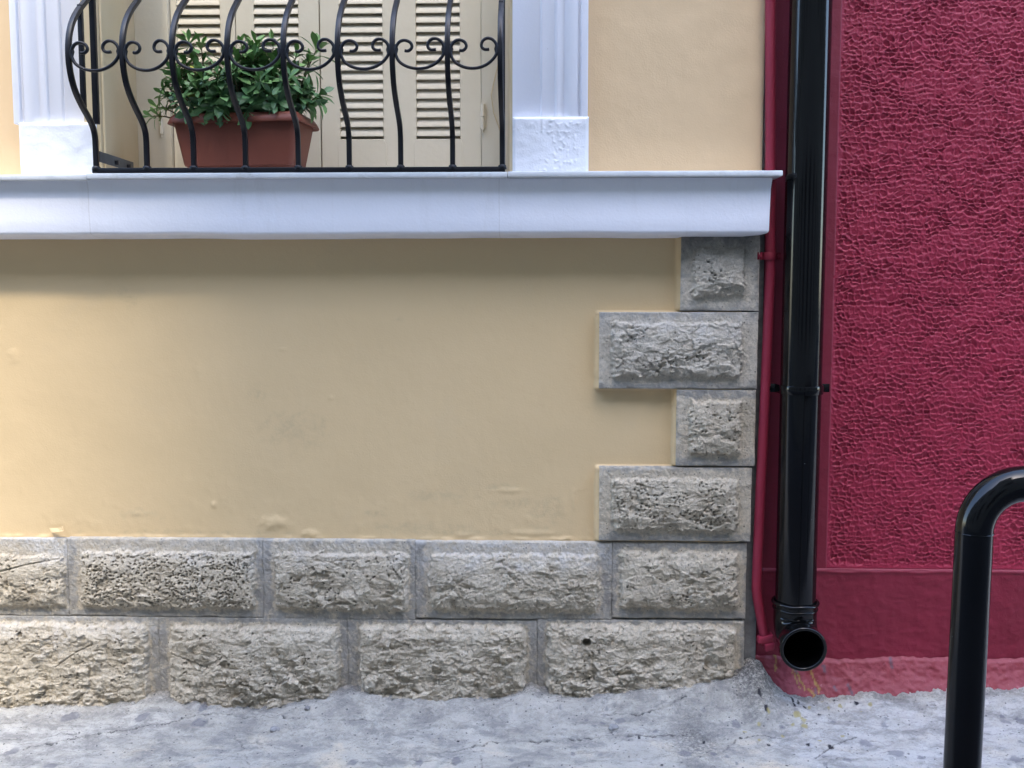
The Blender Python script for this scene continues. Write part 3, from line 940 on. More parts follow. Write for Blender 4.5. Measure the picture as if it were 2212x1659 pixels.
stone((1160, 1340, 1607, 1550), (1183, 1356, 1590, 1540), Y2, 0.052, 97, 1.35, 0.03, (1, 0.4, 0.8, 0), holes=[(1268, 1391, 0.016, 0.03)], round_=0.022)
stone((1471, 500, 1641, 672), (1497, 535, 1612, 640), YQ, 0.024, 103, 0.8, 0.03, (0.3, 0.3, 0.5, 0.35), 'stone_grey', 0.95, holes=[(1539, 590, 0.005, 0.008)], name='quoin_stone')
stone((1294, 674, 1637, 840), (1322, 697, 1606, 816), YQ, 0.026, 113, 1.0, 0.06, (0.15, 0.1, 0.35, 0.55), 'stone_grey', lime=0.35, name='quoin_stone')
stone((1461, 842, 1632, 1007), (1491, 868, 1605, 984), YQ, 0.030, 127, 0.8, 0.3, (0.2, 0.1, 0.85, 0.75), 'stone', name='quoin_stone')
stone((1294, 1010, 1623, 1169), (1324, 1036, 1597, 1149), YQ, 0.032, 131, 0.9, 0.35, (0.1, 0.1, 0.35, 0.75), 'stone', cracks=[[(1530, 1095), (1515, 1110), (1505, 1130)]], name='quoin_stone')
# mortar strip in the corner between the stones and the maroon wall
xm = P(1652, 500, -0.004).x
MB().box(xq - 0.03, xm, -0.004, 0.1, -0.1, zl - 0.04).build('mortar_strip', M['mortar'], house)

# ------------------------------------------------------------------ the maroon building
red = thing('building', 'maroon building with hammered stucco wall and faded pink foot', 'building', (1.6, 0.05, 0))
YR = 0.020
rx0 = xm + 0.001
tx0 = P(1797, 700, YR).x               # textured panel begins right of the downpipe
tz0 = P(1950, 1228, YR).z
bz_ = P(1950, 1418, YR).z
XR = 3.2
MB().box(rx0, XR, YR + 0.006, 0.4, -0.2, 4.4).build('wall', M['red_band'], red)
# smooth strip behind the pipes
SX, SZ = np.meshgrid(np.linspace(rx0, tx0 + 0.004, 46), np.concatenate([np.arange(tz0 - 0.02, 2.75, 0.01), [4.4]]))
grid('smooth_margin', np.stack([SX, YR - 0.004 - fbm(SX * 12, SZ * 12, 200, 4) * 0.0015, SZ], -1), M['red_band'], red, skirt=YR + 0.01)
# hammered panel
sx = np.concatenate([np.arange(tx0, P(2260, 900, YR).x, 0.0026), np.linspace(P(2262, 900, YR).x, XR, 160)])
sz = np.concatenate([np.arange(tz0, P(2000, -40, YR).z, 0.0026), np.linspace(P(2000, -45, YR).z, 4.4, 300)])
SX, SZ = np.meshgrid(sx, sz)
RH, CW = 0.0185, 0.0225
wzz = SZ / RH + 0.75 * fbm(SX * 5, SZ * 5, 301, 3) + 0.55 * fbm(SX * 15, SZ * 15, 302, 2) + 0.16 * fbm(SX * 70, SZ * 70, 303, 2)
wxx = SX / CW + 0.8 * fbm(SX * 6, SZ * 6, 304, 3) + 0.22 * fbm(SX * 60, SZ * 60, 308, 2)
iz = np.floor(wzz)
b1 = np.full(SX.shape, 9.0)
b2 = np.full(SX.shape, 9.0)
cyl = np.zeros(SX.shape)
rnd = np.zeros(SX.shape)
for dz_ in (-1, 0, 1):
    jz = iz + dz_
    sh = wxx + 0.5 * (jz % 2) + 0.6 * _h(jz, jz * 0 + 3, 305)
    ix_ = np.floor(sh)
    for dx_ in (-1, 0, 1):
        jx = ix_ + dx_
        ccx = jx + 0.5 + 0.75 * (_h(jx, jz, 306) - 0.5)
        ccz = jz + 0.5 + 0.42 * (_h(jx, jz, 307) - 0.5)
        ddx, ddz = (sh - ccx), (wzz - ccz)
        d = np.hypot(ddx * 0.80, ddz * 1.12)
        m = d < b1
        b2 = np.where(m, b1, np.minimum(b2, d))
        cyl = np.where(m, ddz, cyl)
        rnd = np.where(m, _h(jx, jz, 309), rnd)
        b1 = np.where(m, d, b1)
edge_ = b2 - b1
dent = sstep(0.03, 0.30, edge_)
dep = (0.40 + 0.75 * rnd) * (0.62 + 0.38 * sstep(-0.4, 0.15, fbm(SX * 7, SZ * 9, 311, 3)))
hh = -0.0066 * dep * dent * np.clip(0.72 - 1.05 * cyl, 0.05, 1.35)
hh += fbm(SX * 330, SZ * 110, 313, 2) * 0.0005 + fbm(SX * 60, SZ * 60, 314, 3) * 0.0009 + fbm(SX * 3, SZ * 3, 315, 3) * 0.003
pc = P(2030, 400, YR)                  # a patch where the tool slipped
sc_ = np.exp(-((SX - pc.x) ** 2 / 0.05 ** 2 + (SZ - pc.z) ** 2 / 0.045 ** 2))
hh = hh * (1 - 0.55 * sc_) + sc_ * fbm(SX * 90, SZ * 70, 316, 4, 0.65) * 0.005
hh *= sstep(0.0, 0.02, SX - tx0 + 0.004 * fbm(SX * 60, SZ * 60, 317, 2)) * sstep(0.0, 0.025, SZ - tz0 + 0.006 * fbm(SX * 20, SZ * 20, 318, 3))
grid('stucco_panel', np.stack([SX, YR - 0.003 - hh, SZ], -1), M['red'], red, skirt=YR + 0.01)
# smooth band below
SX, SZ = np.meshgrid(np.arange(rx0, XR, 0.008), np.arange(bz_ - 0.10, tz0 + 0.001, 0.005))
lim = tz0 - 0.012 + 0.006 * fbm(SX * 5, SX * 0, 331, 3)
hb = 0.004 * (1 - sstep(0.0, 0.012, SZ - lim)) + fbm(SX * 7, SZ * 7, 332, 5, 0.55) * 0.0035 + np.exp(-((SZ - lim) / 0.004) ** 2) * 0.003
hb += np.clip(fbm(SX * 30, SZ * 30, 335, 4), 0.15, 1) * 0.003
grid('smooth_band', np.stack([SX, YR - 0.004 - hb, SZ], -1), M['red_band'], red, skirt=YR + 0.01)
# faded foot, a sloping cement fillet
u_ = np.arange(rx0 - 0.02, XR, 0.005)
w_ = np.linspace(0, 1, 40)
FX, FW = np.meshgrid(u_, w_)
topz = bz_ + 0.010 * fbm(FX * 4, FX * 0 + 2, 341, 3) + 0.004 * fbm(FX * 25, FX * 0, 342, 3)
botz = ground_z(FX, FX * 0 - 0.10, False) - 0.035
curl = 1 - sstep(0.0, 0.12, FX - (rx0 + 0.00))
FY = YR - 0.012 - 0.085 * FW ** 1.4 * (1 - curl) - 0.010 * sstep(0, 0.08, FW)
FZ = topz + (botz - topz) * FW
FN = fbm(FX * 14, FZ * 14, 343, 5, 0.65) * 0.0045 + fbm(FX * 60, FZ * 60, 344, 3, 0.6) * 0.002
yl = np.zeros_like(FX)
bk = np.zeros_like(FX)


def onfoot(u, v):
    q = P(u, v, YR - 0.05)
    return (q.x, q.z)


wobx = 0.005 * fbm(FX * 50, FZ * 50, 351, 3)
for pts, wd in [([(1679, 1416), (1680, 1440), (1677, 1452)], 3.2), ([(1713, 1448), (1720, 1468), (1724, 1484)], 2.6), ([(1716, 1446), (1727, 1464), (1737, 1487)], 2.8), ([(1752, 1450), (1757, 1464), (1766, 1482), (1768, 1492)], 4),
                ([(1744, 1486), (1755, 1494), (1748, 1506), (1760, 1516)], 3.5), ([(1762, 1496), (1774, 1503), (1788, 1506)], 2.5)]:
    d = polydist(FX + wobx, FZ, [onfoot(*q) for q in pts])
    yl = np.maximum(yl, 0.9 * (1 - sstep(wd * 0.0005, wd * 0.0012, d)))
for pts, wd in [([(1782, 1444), (1785, 1452)], 5), ([(1830, 1478), (1836, 1492), (1839, 1508)], 3.5), ([(1800, 1482), (1802, 1486)], 4), ([(1930, 1430), (1930, 1446)], 3.5), ([(1720, 1450), (1722, 1456)], 3), ([(1758, 1486), (1760, 1494)], 3)]:
    d = polydist(FX + wobx, FZ, [onfoot(*q) for q in pts])
    bk = np.maximum(bk, 0.75 * (1 - sstep(wd * 0.0009, wd * 0.0018, d)))
grid('faded_foot', np.stack([FX, FY - FN, FZ], -1), M['pink'], red, {'yellow': yl, 'black': bk}, flip=True)

# ------------------------------------------------------------------ downpipe
YP = -0.085
pt, pb = P(1752, 0, YP), P(1718, 1300, YP)
ax_dir = (pt - pb).normalized()
RP = 0.0705
dp = thing('downpipe', 'thick glossy black drainpipe with open elbow mouth at its foot', 'drainpipe', (pb.x, YP, pb.z))


def along(v):
    z = P(1730, v, YP).z
    return pb + ax_dir * ((z - pb.z) / ax_dir.z)


MB().tube([along(v) for v in (-900, -300, 0, 300, 600, 900, 1200, 1322)], RP, 48).build('pipe', M['black'], dp, smooth=True)
# socket and elbow: straight sleeve, quarter turn to the street, open mouth
top, mid = along(1308), along(1330)
rc = 0.074
cz = mid.z - 0.000
path = [Vector((mid.x, YP, mid.z + 0.052)), Vector((mid.x, YP, mid.z + 0.02)), Vector((mid.x, YP, cz))]
RE = 0.075
for k in range(1, 13):
    a = R(7.4 * k)
    path.append(Vector((mid.x + 0.000 * k, YP - rc * (1 - math.cos(a)), cz - rc * math.sin(a))))
tdir = (path[-1] - path[-2]).normalized()
path.append(path[-1] + tdir * 0.022)
path.append(path[-1] + tdir * 0.030)
SEG = 48
circ = [(math.cos(2 * math.pi * k / SEG), math.sin(2 * math.pi * k / SEG)) for k in range(SEG)]
radii = [RE] * len(path)
radii[-1] = radii[-2] = RE * 1.06
m_ = MB()
m_.sweep(path, circ, Vector((1, 0, 0)), caps=False, radii=radii)
inner = list(reversed(path))
m2 = MB()
ip = [path[-1]] + [p for p in inner[1:]]
m2.sweep(ip, circ, Vector((1, 0, 0)), caps=False, radii=[RE * 0.90] + [RE * 0.88] * (len(ip) - 1))
b0 = len(m_.v)
m_.add(m2.v, m2.f)
# lip closing the wall thickness at the mouth: a small rounded ring
end = path[-1]
ring = [end + Vector((1, 0, 0)) * (RE * 0.985 * math.cos(2 * math.pi * k / SEG)) + tdir.cross(Vector((1, 0, 0))) * (RE * 0.985 * math.sin(2 * math.pi * k / SEG)) for k in range(SEG + 1)]
m_.tube(ring, 0.0068, 10, up=tdir, caps=False)
elb = m_.build('elbow', M['black'], dp, smooth=True)
m_ = MB()
for z_, r_, rt in [(mid.z + 0.051, RE * 1.03, 0.0065), (mid.z + 0.030, RE * 1.0, 0.0045)]:
    m_.tube([Vector((mid.x + r_ * math.cos(2 * math.pi * k / SEG), YP + r_ * math.sin(2 * math.pi * k / SEG), z_ + 0.0015 * math.sin(7 * k))) for k in range(SEG + 1)], rt, 10, up=Vector((0, 0, 1)), caps=False)
m_.build('collar', M['black'], dp, smooth=True)
m_ = MB()
rz_ = mid.z + 0.004
m_.tube([Vector((mid.x + (RE + 0.002) * math.sin(a), YP - (RE + 0.002) * math.cos(a), rz_)) for a in [R(q) for q in range(-52, 40, 4)]], 0.004, 8, up=Vector((0, 0, 1)))
m_.tube([Vector((mid.x + 0.006, YP - RE + 0.004, rz_ + 0.004)), Vector((mid.x + 0.006, YP - RE - 0.010, rz_ + 0.004))], 0.010, 12, up=Vector((1, 0, 0)))
m_.build('rib', M['black'], dp, smooth=True)
# strap clamp
cl_c = along(841)
m_ = MB()
rs = RP + 0.003
hs = 0.015
arc = [Vector((cl_c.x + rs * math.cos(R(a)), YP - rs * math.sin(R(a)), cl_c.z)) for a in range(-8, 189, 6)]
pts = [Vector((cl_c.x + rs + 0.042, YP + 0.055, cl_c.z)), Vector((cl_c.x + rs + 0.003, YP + 0.055, cl_c.z))] + [Vector((cl_c.x + rs, YP + 0.03, cl_c.z))] + arc + [Vector((cl_c.x - rs, YP + 0.03, cl_c.z)), Vector((cl_c.x - rs - 0.003, YP + 0.055, cl_c.z)), Vector((cl_c.x - rs - 0.042, YP + 0.055, cl_c.z))]
m_.sweep(pts, [(-0.0022, -hs), (0.0022, -hs), (0.0022, hs), (-0.0022, hs)], Vector((0, 0, 1)))
clamp = m_.build('clamp', M['black'], dp, bevel=0.0015)
for sgn in (-1, 1):
    xb_ = cl_c.x + sgn * (rs + 0.024)
    MB().tube([(xb_, YP + 0.053, cl_c.z), (xb_, YP + 0.044, cl_c.z)], 0.009, 6, up=Vector((1, 0, 0))).build('bolt', M['black'], clamp, bevel=0.001)

# ------------------------------------------------------------------ thin maroon conduit in the corner
YC = -0.030
cpts = [P(1664, -700, YC), P(1664, -40, YC), P(1664, 300, YC), P(1664, 588, YC), P(1657.5, 740, YC), P(1650.5, 900, YC), P(1643, 1050, YC), P(1635, 1240, YC), P(1634, 1268, YC), P(1636, 1290, YC), P(1642, 1325, YC), P(1651, 1372, YC), P(1654, 1392, YC)]
cd = thing('conduit', 'thin maroon painted pipe beside the stone corner, bent at its foot', 'conduit', tuple(cpts[-1]))
MB().tube(cpts, 0.0175, 24).build('pipe', M['red_pipe'], cd, smooth=True)
c = P(1661.5, 553, YC)
m_ = MB()
arc = [Vector((c.x + 0.0215 * math.cos(R(a)), YC - 0.0215 * math.sin(R(a)), c.z)) for a in range(0, 181, 12)]
m_.sweep([Vector((c.x + 0.045, YC + 0.014, c.z)), Vector((c.x + 0.024, YC + 0.012, c.z))] + arc + [Vector((c.x - 0.024, YC + 0.0, c.z)), Vector((c.x - 0.043, YC - 0.014, c.z))], [(-0.0018, -0.013), (0.0018, -0.013), (0.0018, 0.013), (-0.0018, 0.013)], Vector((0, 0, 1)))
cc = m_.build('clamp', M['red_pipe'], cd, bevel=0.001)
for x_, y_ in ((c.x + 0.036, YC + 0.012), (c.x - 0.034, YC - 0.012)):
    MB().tube([(x_, y_, c.z), (x_, y_ - 0.007, c.z)], 0.006, 8, up=Vector((1, 0, 0))).build('screw', M['red_pipe'], cc, smooth=True)
c = P(1656, 1386, YC)
m_ = MB()
m_.hexa([Vector((c.x - 0.036, YC - 0.022, c.z - 0.004)), Vector((c.x + 0.018, YC - 0.026, c.z + 0.004)), Vector((c.x + 0.020, YC - 0.026, c.z + 0.034)), Vector((c.x - 0.032, YC - 0.022, c.z + 0.020)),
         Vector((c.x - 0.036, YC + 0.02, c.z - 0.004)), Vector((c.x + 0.018, YC + 0.02, c.z + 0.004)), Vector((c.x + 0.020, YC + 0.02, c.z + 0.034)), Vector((c.x - 0.032, YC + 0.02, c.z + 0.020))])
m_.hexa([Vector((c.x - 0.010, YC - 0.030, c.z - 0.030)), Vector((c.x + 0.022, YC - 0.030, c.z - 0.022)), Vector((c.x + 0.024, YC - 0.030, c.z + 0.006)), Vector((c.x - 0.014, YC - 0.030, c.z - 0.002)),
         Vector((c.x - 0.010, YC + 0.02, c.z - 0.030)), Vector((c.x + 0.022, YC + 0.02, c.z - 0.022)), Vector((c.x + 0.024, YC + 0.02, c.z + 0.006)), Vector((c.x - 0.014, YC + 0.02, c.z - 0.002))])
m_.build('end_bracket', M['red_pipe'], cd, bevel=0.005)

# ------------------------------------------------------------------ window railing
YB0 = -0.142
BASES = [208.5, 318, 419, 531, 645, 755, 866, 978, 1085]
rail = thing('railing', 'black wrought iron bellied window railing with curled scrolls', 'railing', (P(640, 365, YB0).x, YB0, zl))
vpx = 1106 + FPX * math.tan(R(YAW))
BAR = [(208, 372), (208, 350), (208, 325), (206.5, 300), (202, 278), (193, 259), (184, 244), (175, 229), (167, 213), (159, 195), (152.5, 172), (148, 149), (145.5, 130), (145, 114), (144.8, 97), (146, 80), (148, 66), (151, 53), (155.5, 41), (161, 30), (168.5, 19), (177, 9), (186, -2), (194, -14), (199, -28), (201, -45), (201, -70)]
bprof = []
d0 = YB0 - CAM.y
for u, v in BAR:
    ub = 208 - (372 - v) * 0.0405      # where a plumb bar in the base plane would be seen
    dl = max(0.0, d0 * (ub - u) / (vpx - ub + (ub - u)))
    q = P(u, v, YB0 - dl)
    bprof.append((YB0 - dl, q.z))
# smooth the measured profile
ys = np.array([a for a, b in bprof])
zs2 = np.array([b for a, b in bprof])
zz = np.linspace(zs2[0], zs2[-1], 60)
yy = np.interp(zz, zs2, ys)
for k in range(3):
    yy[1:-1] = (yy[:-2] + 2 * yy[1:-1] + yy[2:]) / 4
ypk = yy.min()
zpk = P(145, 112, ypk).z
sq = 0.0085
sect = [(-sq, -sq), (sq, -sq), (sq, sq), (-sq, sq)]
prot = None
bars_x = [P(u, 366, YB0).x for u in BASES]
m_ = MB()
m_.sweep([Vector((0, y, z)) for y, z in zip(yy, zz)] + [Vector((0, yy[-1], 3.0))], sect, Vector((1, 0, 0)))
m_.tube([(0, YB0, zl + 0.010), (0, YB0, zl + 0.022), (0, YB0, zl + 0.027)], 0.016, 10, up=Vector((1, 0, 0)), radii=[1.0, 0.95, 0.6])
b_ = m_.build('bar', M['iron'], rail, bevel=0.003)
inv = Matrix.Translation(-rail.location)
for k, x in enumerate(bars_x):
    o = b_ if k == 0 else b_.copy()
    if k:
        COL.objects.link(o)
        o.parent = rail
    o.matrix_parent_inverse = inv
    o.location = (x, 0, 0)
MB().box(bars_x[0] - 0.012, bars_x[-1] + 0.010, YB0 - 0.011, YB0 + 0.011, zl + 0.001, zl + 0.019).build('bottom_rail', M['iron'], rail, bevel=0.003)
MB().box(bars_x[0] - 0.012, bars_x[-1] + 0.010, YB0 - 0.016, YB0 + 0.012, 2.99, 3.01).build('top_rail', M['iron'], rail, bevel=0.003)
for xp, zb0 in ((bars_x[0], zl + 0.17), (bars_x[-1], zl + 0.0)):
    MB().box(xp - 0.0095, xp + 0.0095, YB0 + 0.004, YB0 + 0.023, zb0, 3.0).build('post', M['iron'], rail, bevel=0.002)
ych = YB0 - 0.080
zc0, zc1 = P(179, 232, ych).z, P(176, 10, ych).z
for xp in (bars_x[0], bars_x[-1]):
    MB().box(xp - 0.008, xp + 0.008, ych - 0.008, ych + 0.008, zc0, zc1).build('side_bar', M['iron'], rail, bevel=0.002)
SCR = [(305, 520), (335, 522), (362, 505), (370, 478), (354, 448), (322, 432), (288, 430), (254, 446), (230, 480), (220, 530), (232, 578), (262, 622), (318, 656), (380, 674), (445, 678), (510, 667), (570, 641), (622, 600), (655, 552), (662, 500), (646, 456), (618, 428), (585, 416), (552, 420), (524, 442), (513, 474), (522, 500), (548, 514), (588, 513)]


def catmull(pts, n=5):
    out = []
    for i in range(len(pts) - 1):
        p0, p1, p2, p3 = pts[max(i - 1, 0)], pts[i], pts[i + 1], pts[min(i + 2, len(pts) - 1)]
        for k in range(n):
            t_ = k / n
            out.append(tuple(0.5 * (2 * b + (c - a) * t_ + (2 * a - 5 * b + 4 * c - d) * t_ ** 2 + (3 * b - a - 3 * c + d) * t_ ** 3) for a, b, c, d in zip(p0, p1, p2, p3)))
    out.append(pts[-1])
    return out


pitch_x = (bars_x[-1] - bars_x[0]) / 8
sp = [Vector(((x - 190) / 500 * pitch_x, ypk - 0.002, zpk + (508 - y) / 500 * pitch_x * 1.02)) for x, y in catmull(SCR, 4)]
m_ = MB()
nn = len(sp)
m_.sweep(sp, [(0.0052 * math.cos(a), 0.0075 * math.sin(a)) for a in [2 * math.pi * k / 10 for k in range(10)]], Vector((0, 1, 0)))
for sx_ in (0.0, pitch_x):
    m_.tube([(sx_ + (0.011 if sx_ == 0 else -0.011), ypk, zpk - 0.016), (sx_ + (0.012 if sx_ == 0 else -0.012), ypk, zpk), (sx_ + (0.011 if sx_ == 0 else -0.011), ypk, zpk + 0.016)], 0.008, 8, radii=[0.6, 1, 0.6])
s_ = m_.build('scroll', M['iron'], rail, smooth=True, sharp=60)
for k in range(8):
    o = s_ if k == 0 else s_.copy()
    if k:
        COL.objects.link(o)
        o.parent = rail
    o.matrix_parent_inverse = inv
    o.location = (bars_x[k], 0, 0)
    o.scale = ((bars_x[k + 1] - bars_x[k]) / pitch_x, 1, 1)
xp = bars_x[0] + 0.002
pz1, pz0 = P(217, 325, YB0).z, P(217, 348, YB0).z
pl = MB().box(xp - 0.001, xp + 0.005, YB0 + 0.012, 0.16, pz0, pz1).build('fixing_plate', M['plate'], rail, bevel=0.001)
for yb_ in (0.00, 0.105):
    MB().tube([(xp + 0.004, yb_, (pz0 + pz1) / 2 - 0.004), (xp + 0.016, yb_, (pz0 + pz1) / 2 - 0.004)], 0.0095, 6).build('bolt', M['iron'], pl, bevel=0.001)

# ------------------------------------------------------------------ planter
PZ = zl + 0.0
pa = P(358, 243, 0.0)
top_z = pa.z
pot_w, pot_d = 0.495, 0.23
pc_ = Vector(((P(358, 243, 0.0).x + P(645, 240, 0.0).x) / 2 + 0.012, 0.11, PZ))
pot = thing('planter', 'terracotta coloured plastic window box behind the railing', 'planter', tuple(pc_))
ROT = R(-6)


def rrect(w, d, r, n=5):
    pts = []
    for cx, cy, a0 in ((w / 2 - r, d / 2 - r, 0), (-w / 2 + r, d / 2 - r, 90), (-w / 2 + r, -d / 2 + r, 180), (w / 2 - r, -d / 2 + r, 270)):
        for k in range(n + 1):
            a = R(a0 + 90 * k / n)
            pts.append((cx + r * math.cos(a), cy + r * math.sin(a)))
    return pts


def loft(m, rings):
    b = len(m.v)
    n = len(rings[0])
    for r in rings:
        m.v += [tuple(p) for p in r]
    for i in range(len(rings) - 1):
        for j in range(n):
            m.f.append((b + i * n + j, b + i * n + (j + 1) % n, b + (i + 1) * n + (j + 1) % n, b + (i + 1) * n + j))
    return b, n


def pr_(w, d, r, z):
    c, s_ = math.cos(ROT), math.sin(ROT)
    return [(pc_.x + x * c - y * s_, pc_.y + x * s_ + y * c, z) for x, y in rrect(w, d, r)]


hp = top_z - PZ
m_ = MB()
rings = [pr_(0.375, 0.150, 0.02, PZ + 0.002), pr_(0.388, 0.158, 0.02, PZ + hp * 0.20), pr_(0.404, 0.170, 0.02, PZ + hp * 0.215), pr_(0.408, 0.172, 0.02, PZ + hp * 0.235), pr_(0.462, 0.205, 0.02, PZ + hp * 0.86), pr_(0.462, 0.205, 0.02, PZ + hp * 0.98),
         pr_(0.452, 0.196, 0.02, PZ + hp * 0.98), pr_(0.44, 0.185, 0.02, PZ + hp * 0.80)]
b0, n0 = loft(m_, rings)
m_.f.append(tuple(reversed(range(b0, b0 + n0))))
m_.build('trough', M['terracotta'], pot, smooth=True, sharp=35)
m_ = MB()
loft(m_, [pr_(0.463, 0.206, 0.02, PZ + hp * 0.87), pr_(0.500, 0.240, 0.03, PZ + hp * 0.845), pr_(0.503, 0.243, 0.03, PZ + hp * 0.86), pr_(0.490, 0.232, 0.03, PZ + hp * 0.93), pr_(0.470, 0.212, 0.025, PZ + hp * 0.99), pr_(0.462, 0.205, 0.02, PZ + hp * 1.0), pr_(0.452, 0.197, 0.02, PZ + hp * 0.99), pr_(0.452, 0.197, 0.02, PZ + hp * 0.9)])
m_.build('rim', M['terracotta'], pot, smooth=True, sharp=60)
m_ = MB()
loft(m_, [pr_(0.45, 0.195, 0.02, PZ + hp * 0.90)])
m_.f = [tuple(range(len(m_.v)))]
m_.build('soil', M['soil'], pot)

# ------------------------------------------------------------------ shrub
shrub = thing('shrub', 'dense evergreen shrub with whorled glossy leaves growing in the window box', 'plant', (pc_.x, pc_.y, top_z - 0.02))
rg = random.Random(12)
LV, LF, LT, LR = [], [], [], []


def add_leaf(base, dirv, up, L, W, curl, tone):
    dirv = dirv.normalized()
    side = dirv.cross(up)
    if side.length < 1e-4:
        side = dirv.orthogonal()
    side.normalize()
    nrm = side.cross(dirv).normalized()
    b = len(LV)
    N = 6
    for k in range(N + 1):
        t_ = k / N
        w = W * (0.10 + 0.90 * math.sin(min(t_ * 1.18, 1.0) * math.pi / 2) ** 1.5) * (1 - max(0, (t_ - 0.62) / 0.38) ** 2.2) if k < N else 0.0006
        c = base + dirv * (L * t_) - nrm * (curl * L * t_ * t_)
        for sgn in (-1, 0, 1):
            LV.append(tuple(c + side * (sgn * w) + nrm * (abs(sgn) * w * 0.28)))
            LT.append(tone)
            LR.append(1.0 if sgn == 0 else 0.0)
    for k in range(N):
        i = b + 3 * k
        LF.append((i, i + 1, i + 4, i + 3))
        LF.append((i + 1, i + 2, i + 5, i + 4))


stems = MB()


def rosette(tip, axis, n, L, tone, spread=1.0):
    axis = axis.normalized()
    e1 = axis.orthogonal().normalized()
    e2 = axis.cross(e1)
    off = rg.uniform(0, 6.28)
    for k in range(n):
        a = off + k * 2.39996
        lev = k / max(n - 1, 1)               # 0 inner/top, 1 outer/bottom
        el = R(72 - 78 * lev * spread + rg.uniform(-12, 12))
        rad = e1 * math.cos(a) + e2 * math.sin(a)
        dv = rad * math.cos(el) + axis * math.sin(el)
        dv = (dv + Vector((0, 0, -0.12 * lev))).normalized()
        ll = 1.34 * L * (0.72 + 0.42 * lev) * rg.uniform(0.82, 1.15)
        t_ = min(0.94, max(0.0, tone + rg.uniform(-0.16, 0.16) + 0.10 * (1 - lev)))
        if rg.random() < 0.006:
            t_ = 1.0
        add_leaf(tip - axis * (0.022 * lev), dv, axis + Vector((0, 0, 0.3)), ll, ll * rg.uniform(0.165, 0.235), rg.uniform(0.02, 0.36), t_)


def shoot(root, tip, n, L, tone, axis=None, r=0.0028):
    root, tip = Vector(root), Vector(tip)
    mid_ = (root + tip) / 2 + Vector((rg.uniform(-0.02, 0.02), rg.uniform(-0.02, 0.02), 0.02))
    pts = [root * (1 - t_) ** 2 + mid_ * (2 * t_ * (1 - t_)) + tip * t_ * t_ for t_ in (0, 0.25, 0.5, 0.75, 1)]
    stems.tube(pts, r, 6, radii=[1.5, 1.3, 1.1, 0.95, 0.8])
    ax = axis if axis is not None else (tip - mid_).normalized() + Vector((0, 0, 0.35))
    rosette(tip, ax, n, L, tone)
    if n > 6:
        for t_, s_ in ((0.8, pts[3]),):
            rosette(s_, ax, 5, L * 0.95, tone - 0.12, 1.15)


cc0 = P(520, 165, 0.10)
k_ = 3.66 / FPX
kmax = 92
for i in range(kmax):
    # tips spread over a broad dome, denser in its upper front
    a = rg.uniform(0, 2 * math.pi)
    rr_ = math.sqrt(rg.random())
    dx = rr_ * math.cos(a) * 0.265
    dy = rr_ * math.sin(a) * 0.135
    crown = 0.205 * math.sqrt(max(0, 1 - rr_ ** 2 * 0.80))
    humps = 0.030 * math.sin(dx * 22 + 0.8) + 0.018 * math.sin(dx * 47)
    zt_ = top_z + 0.01 + (crown + humps) * rg.uniform(0.42, 1.12)
    tip = Vector((cc0.x + dx, pc_.y - 0.005 + dy, zt_))
    root = Vector((pc_.x + dx * 0.55, pc_.y + dy * 0.4, top_z - 0.03))
    hi = (zt_ - top_z) / 0.22
    shoot(root, tip, rg.randint(8, 12), rg.uniform(0.042, 0.058), 0.28 + 0.30 * hi + rg.uniform(-0.1, 0.1))
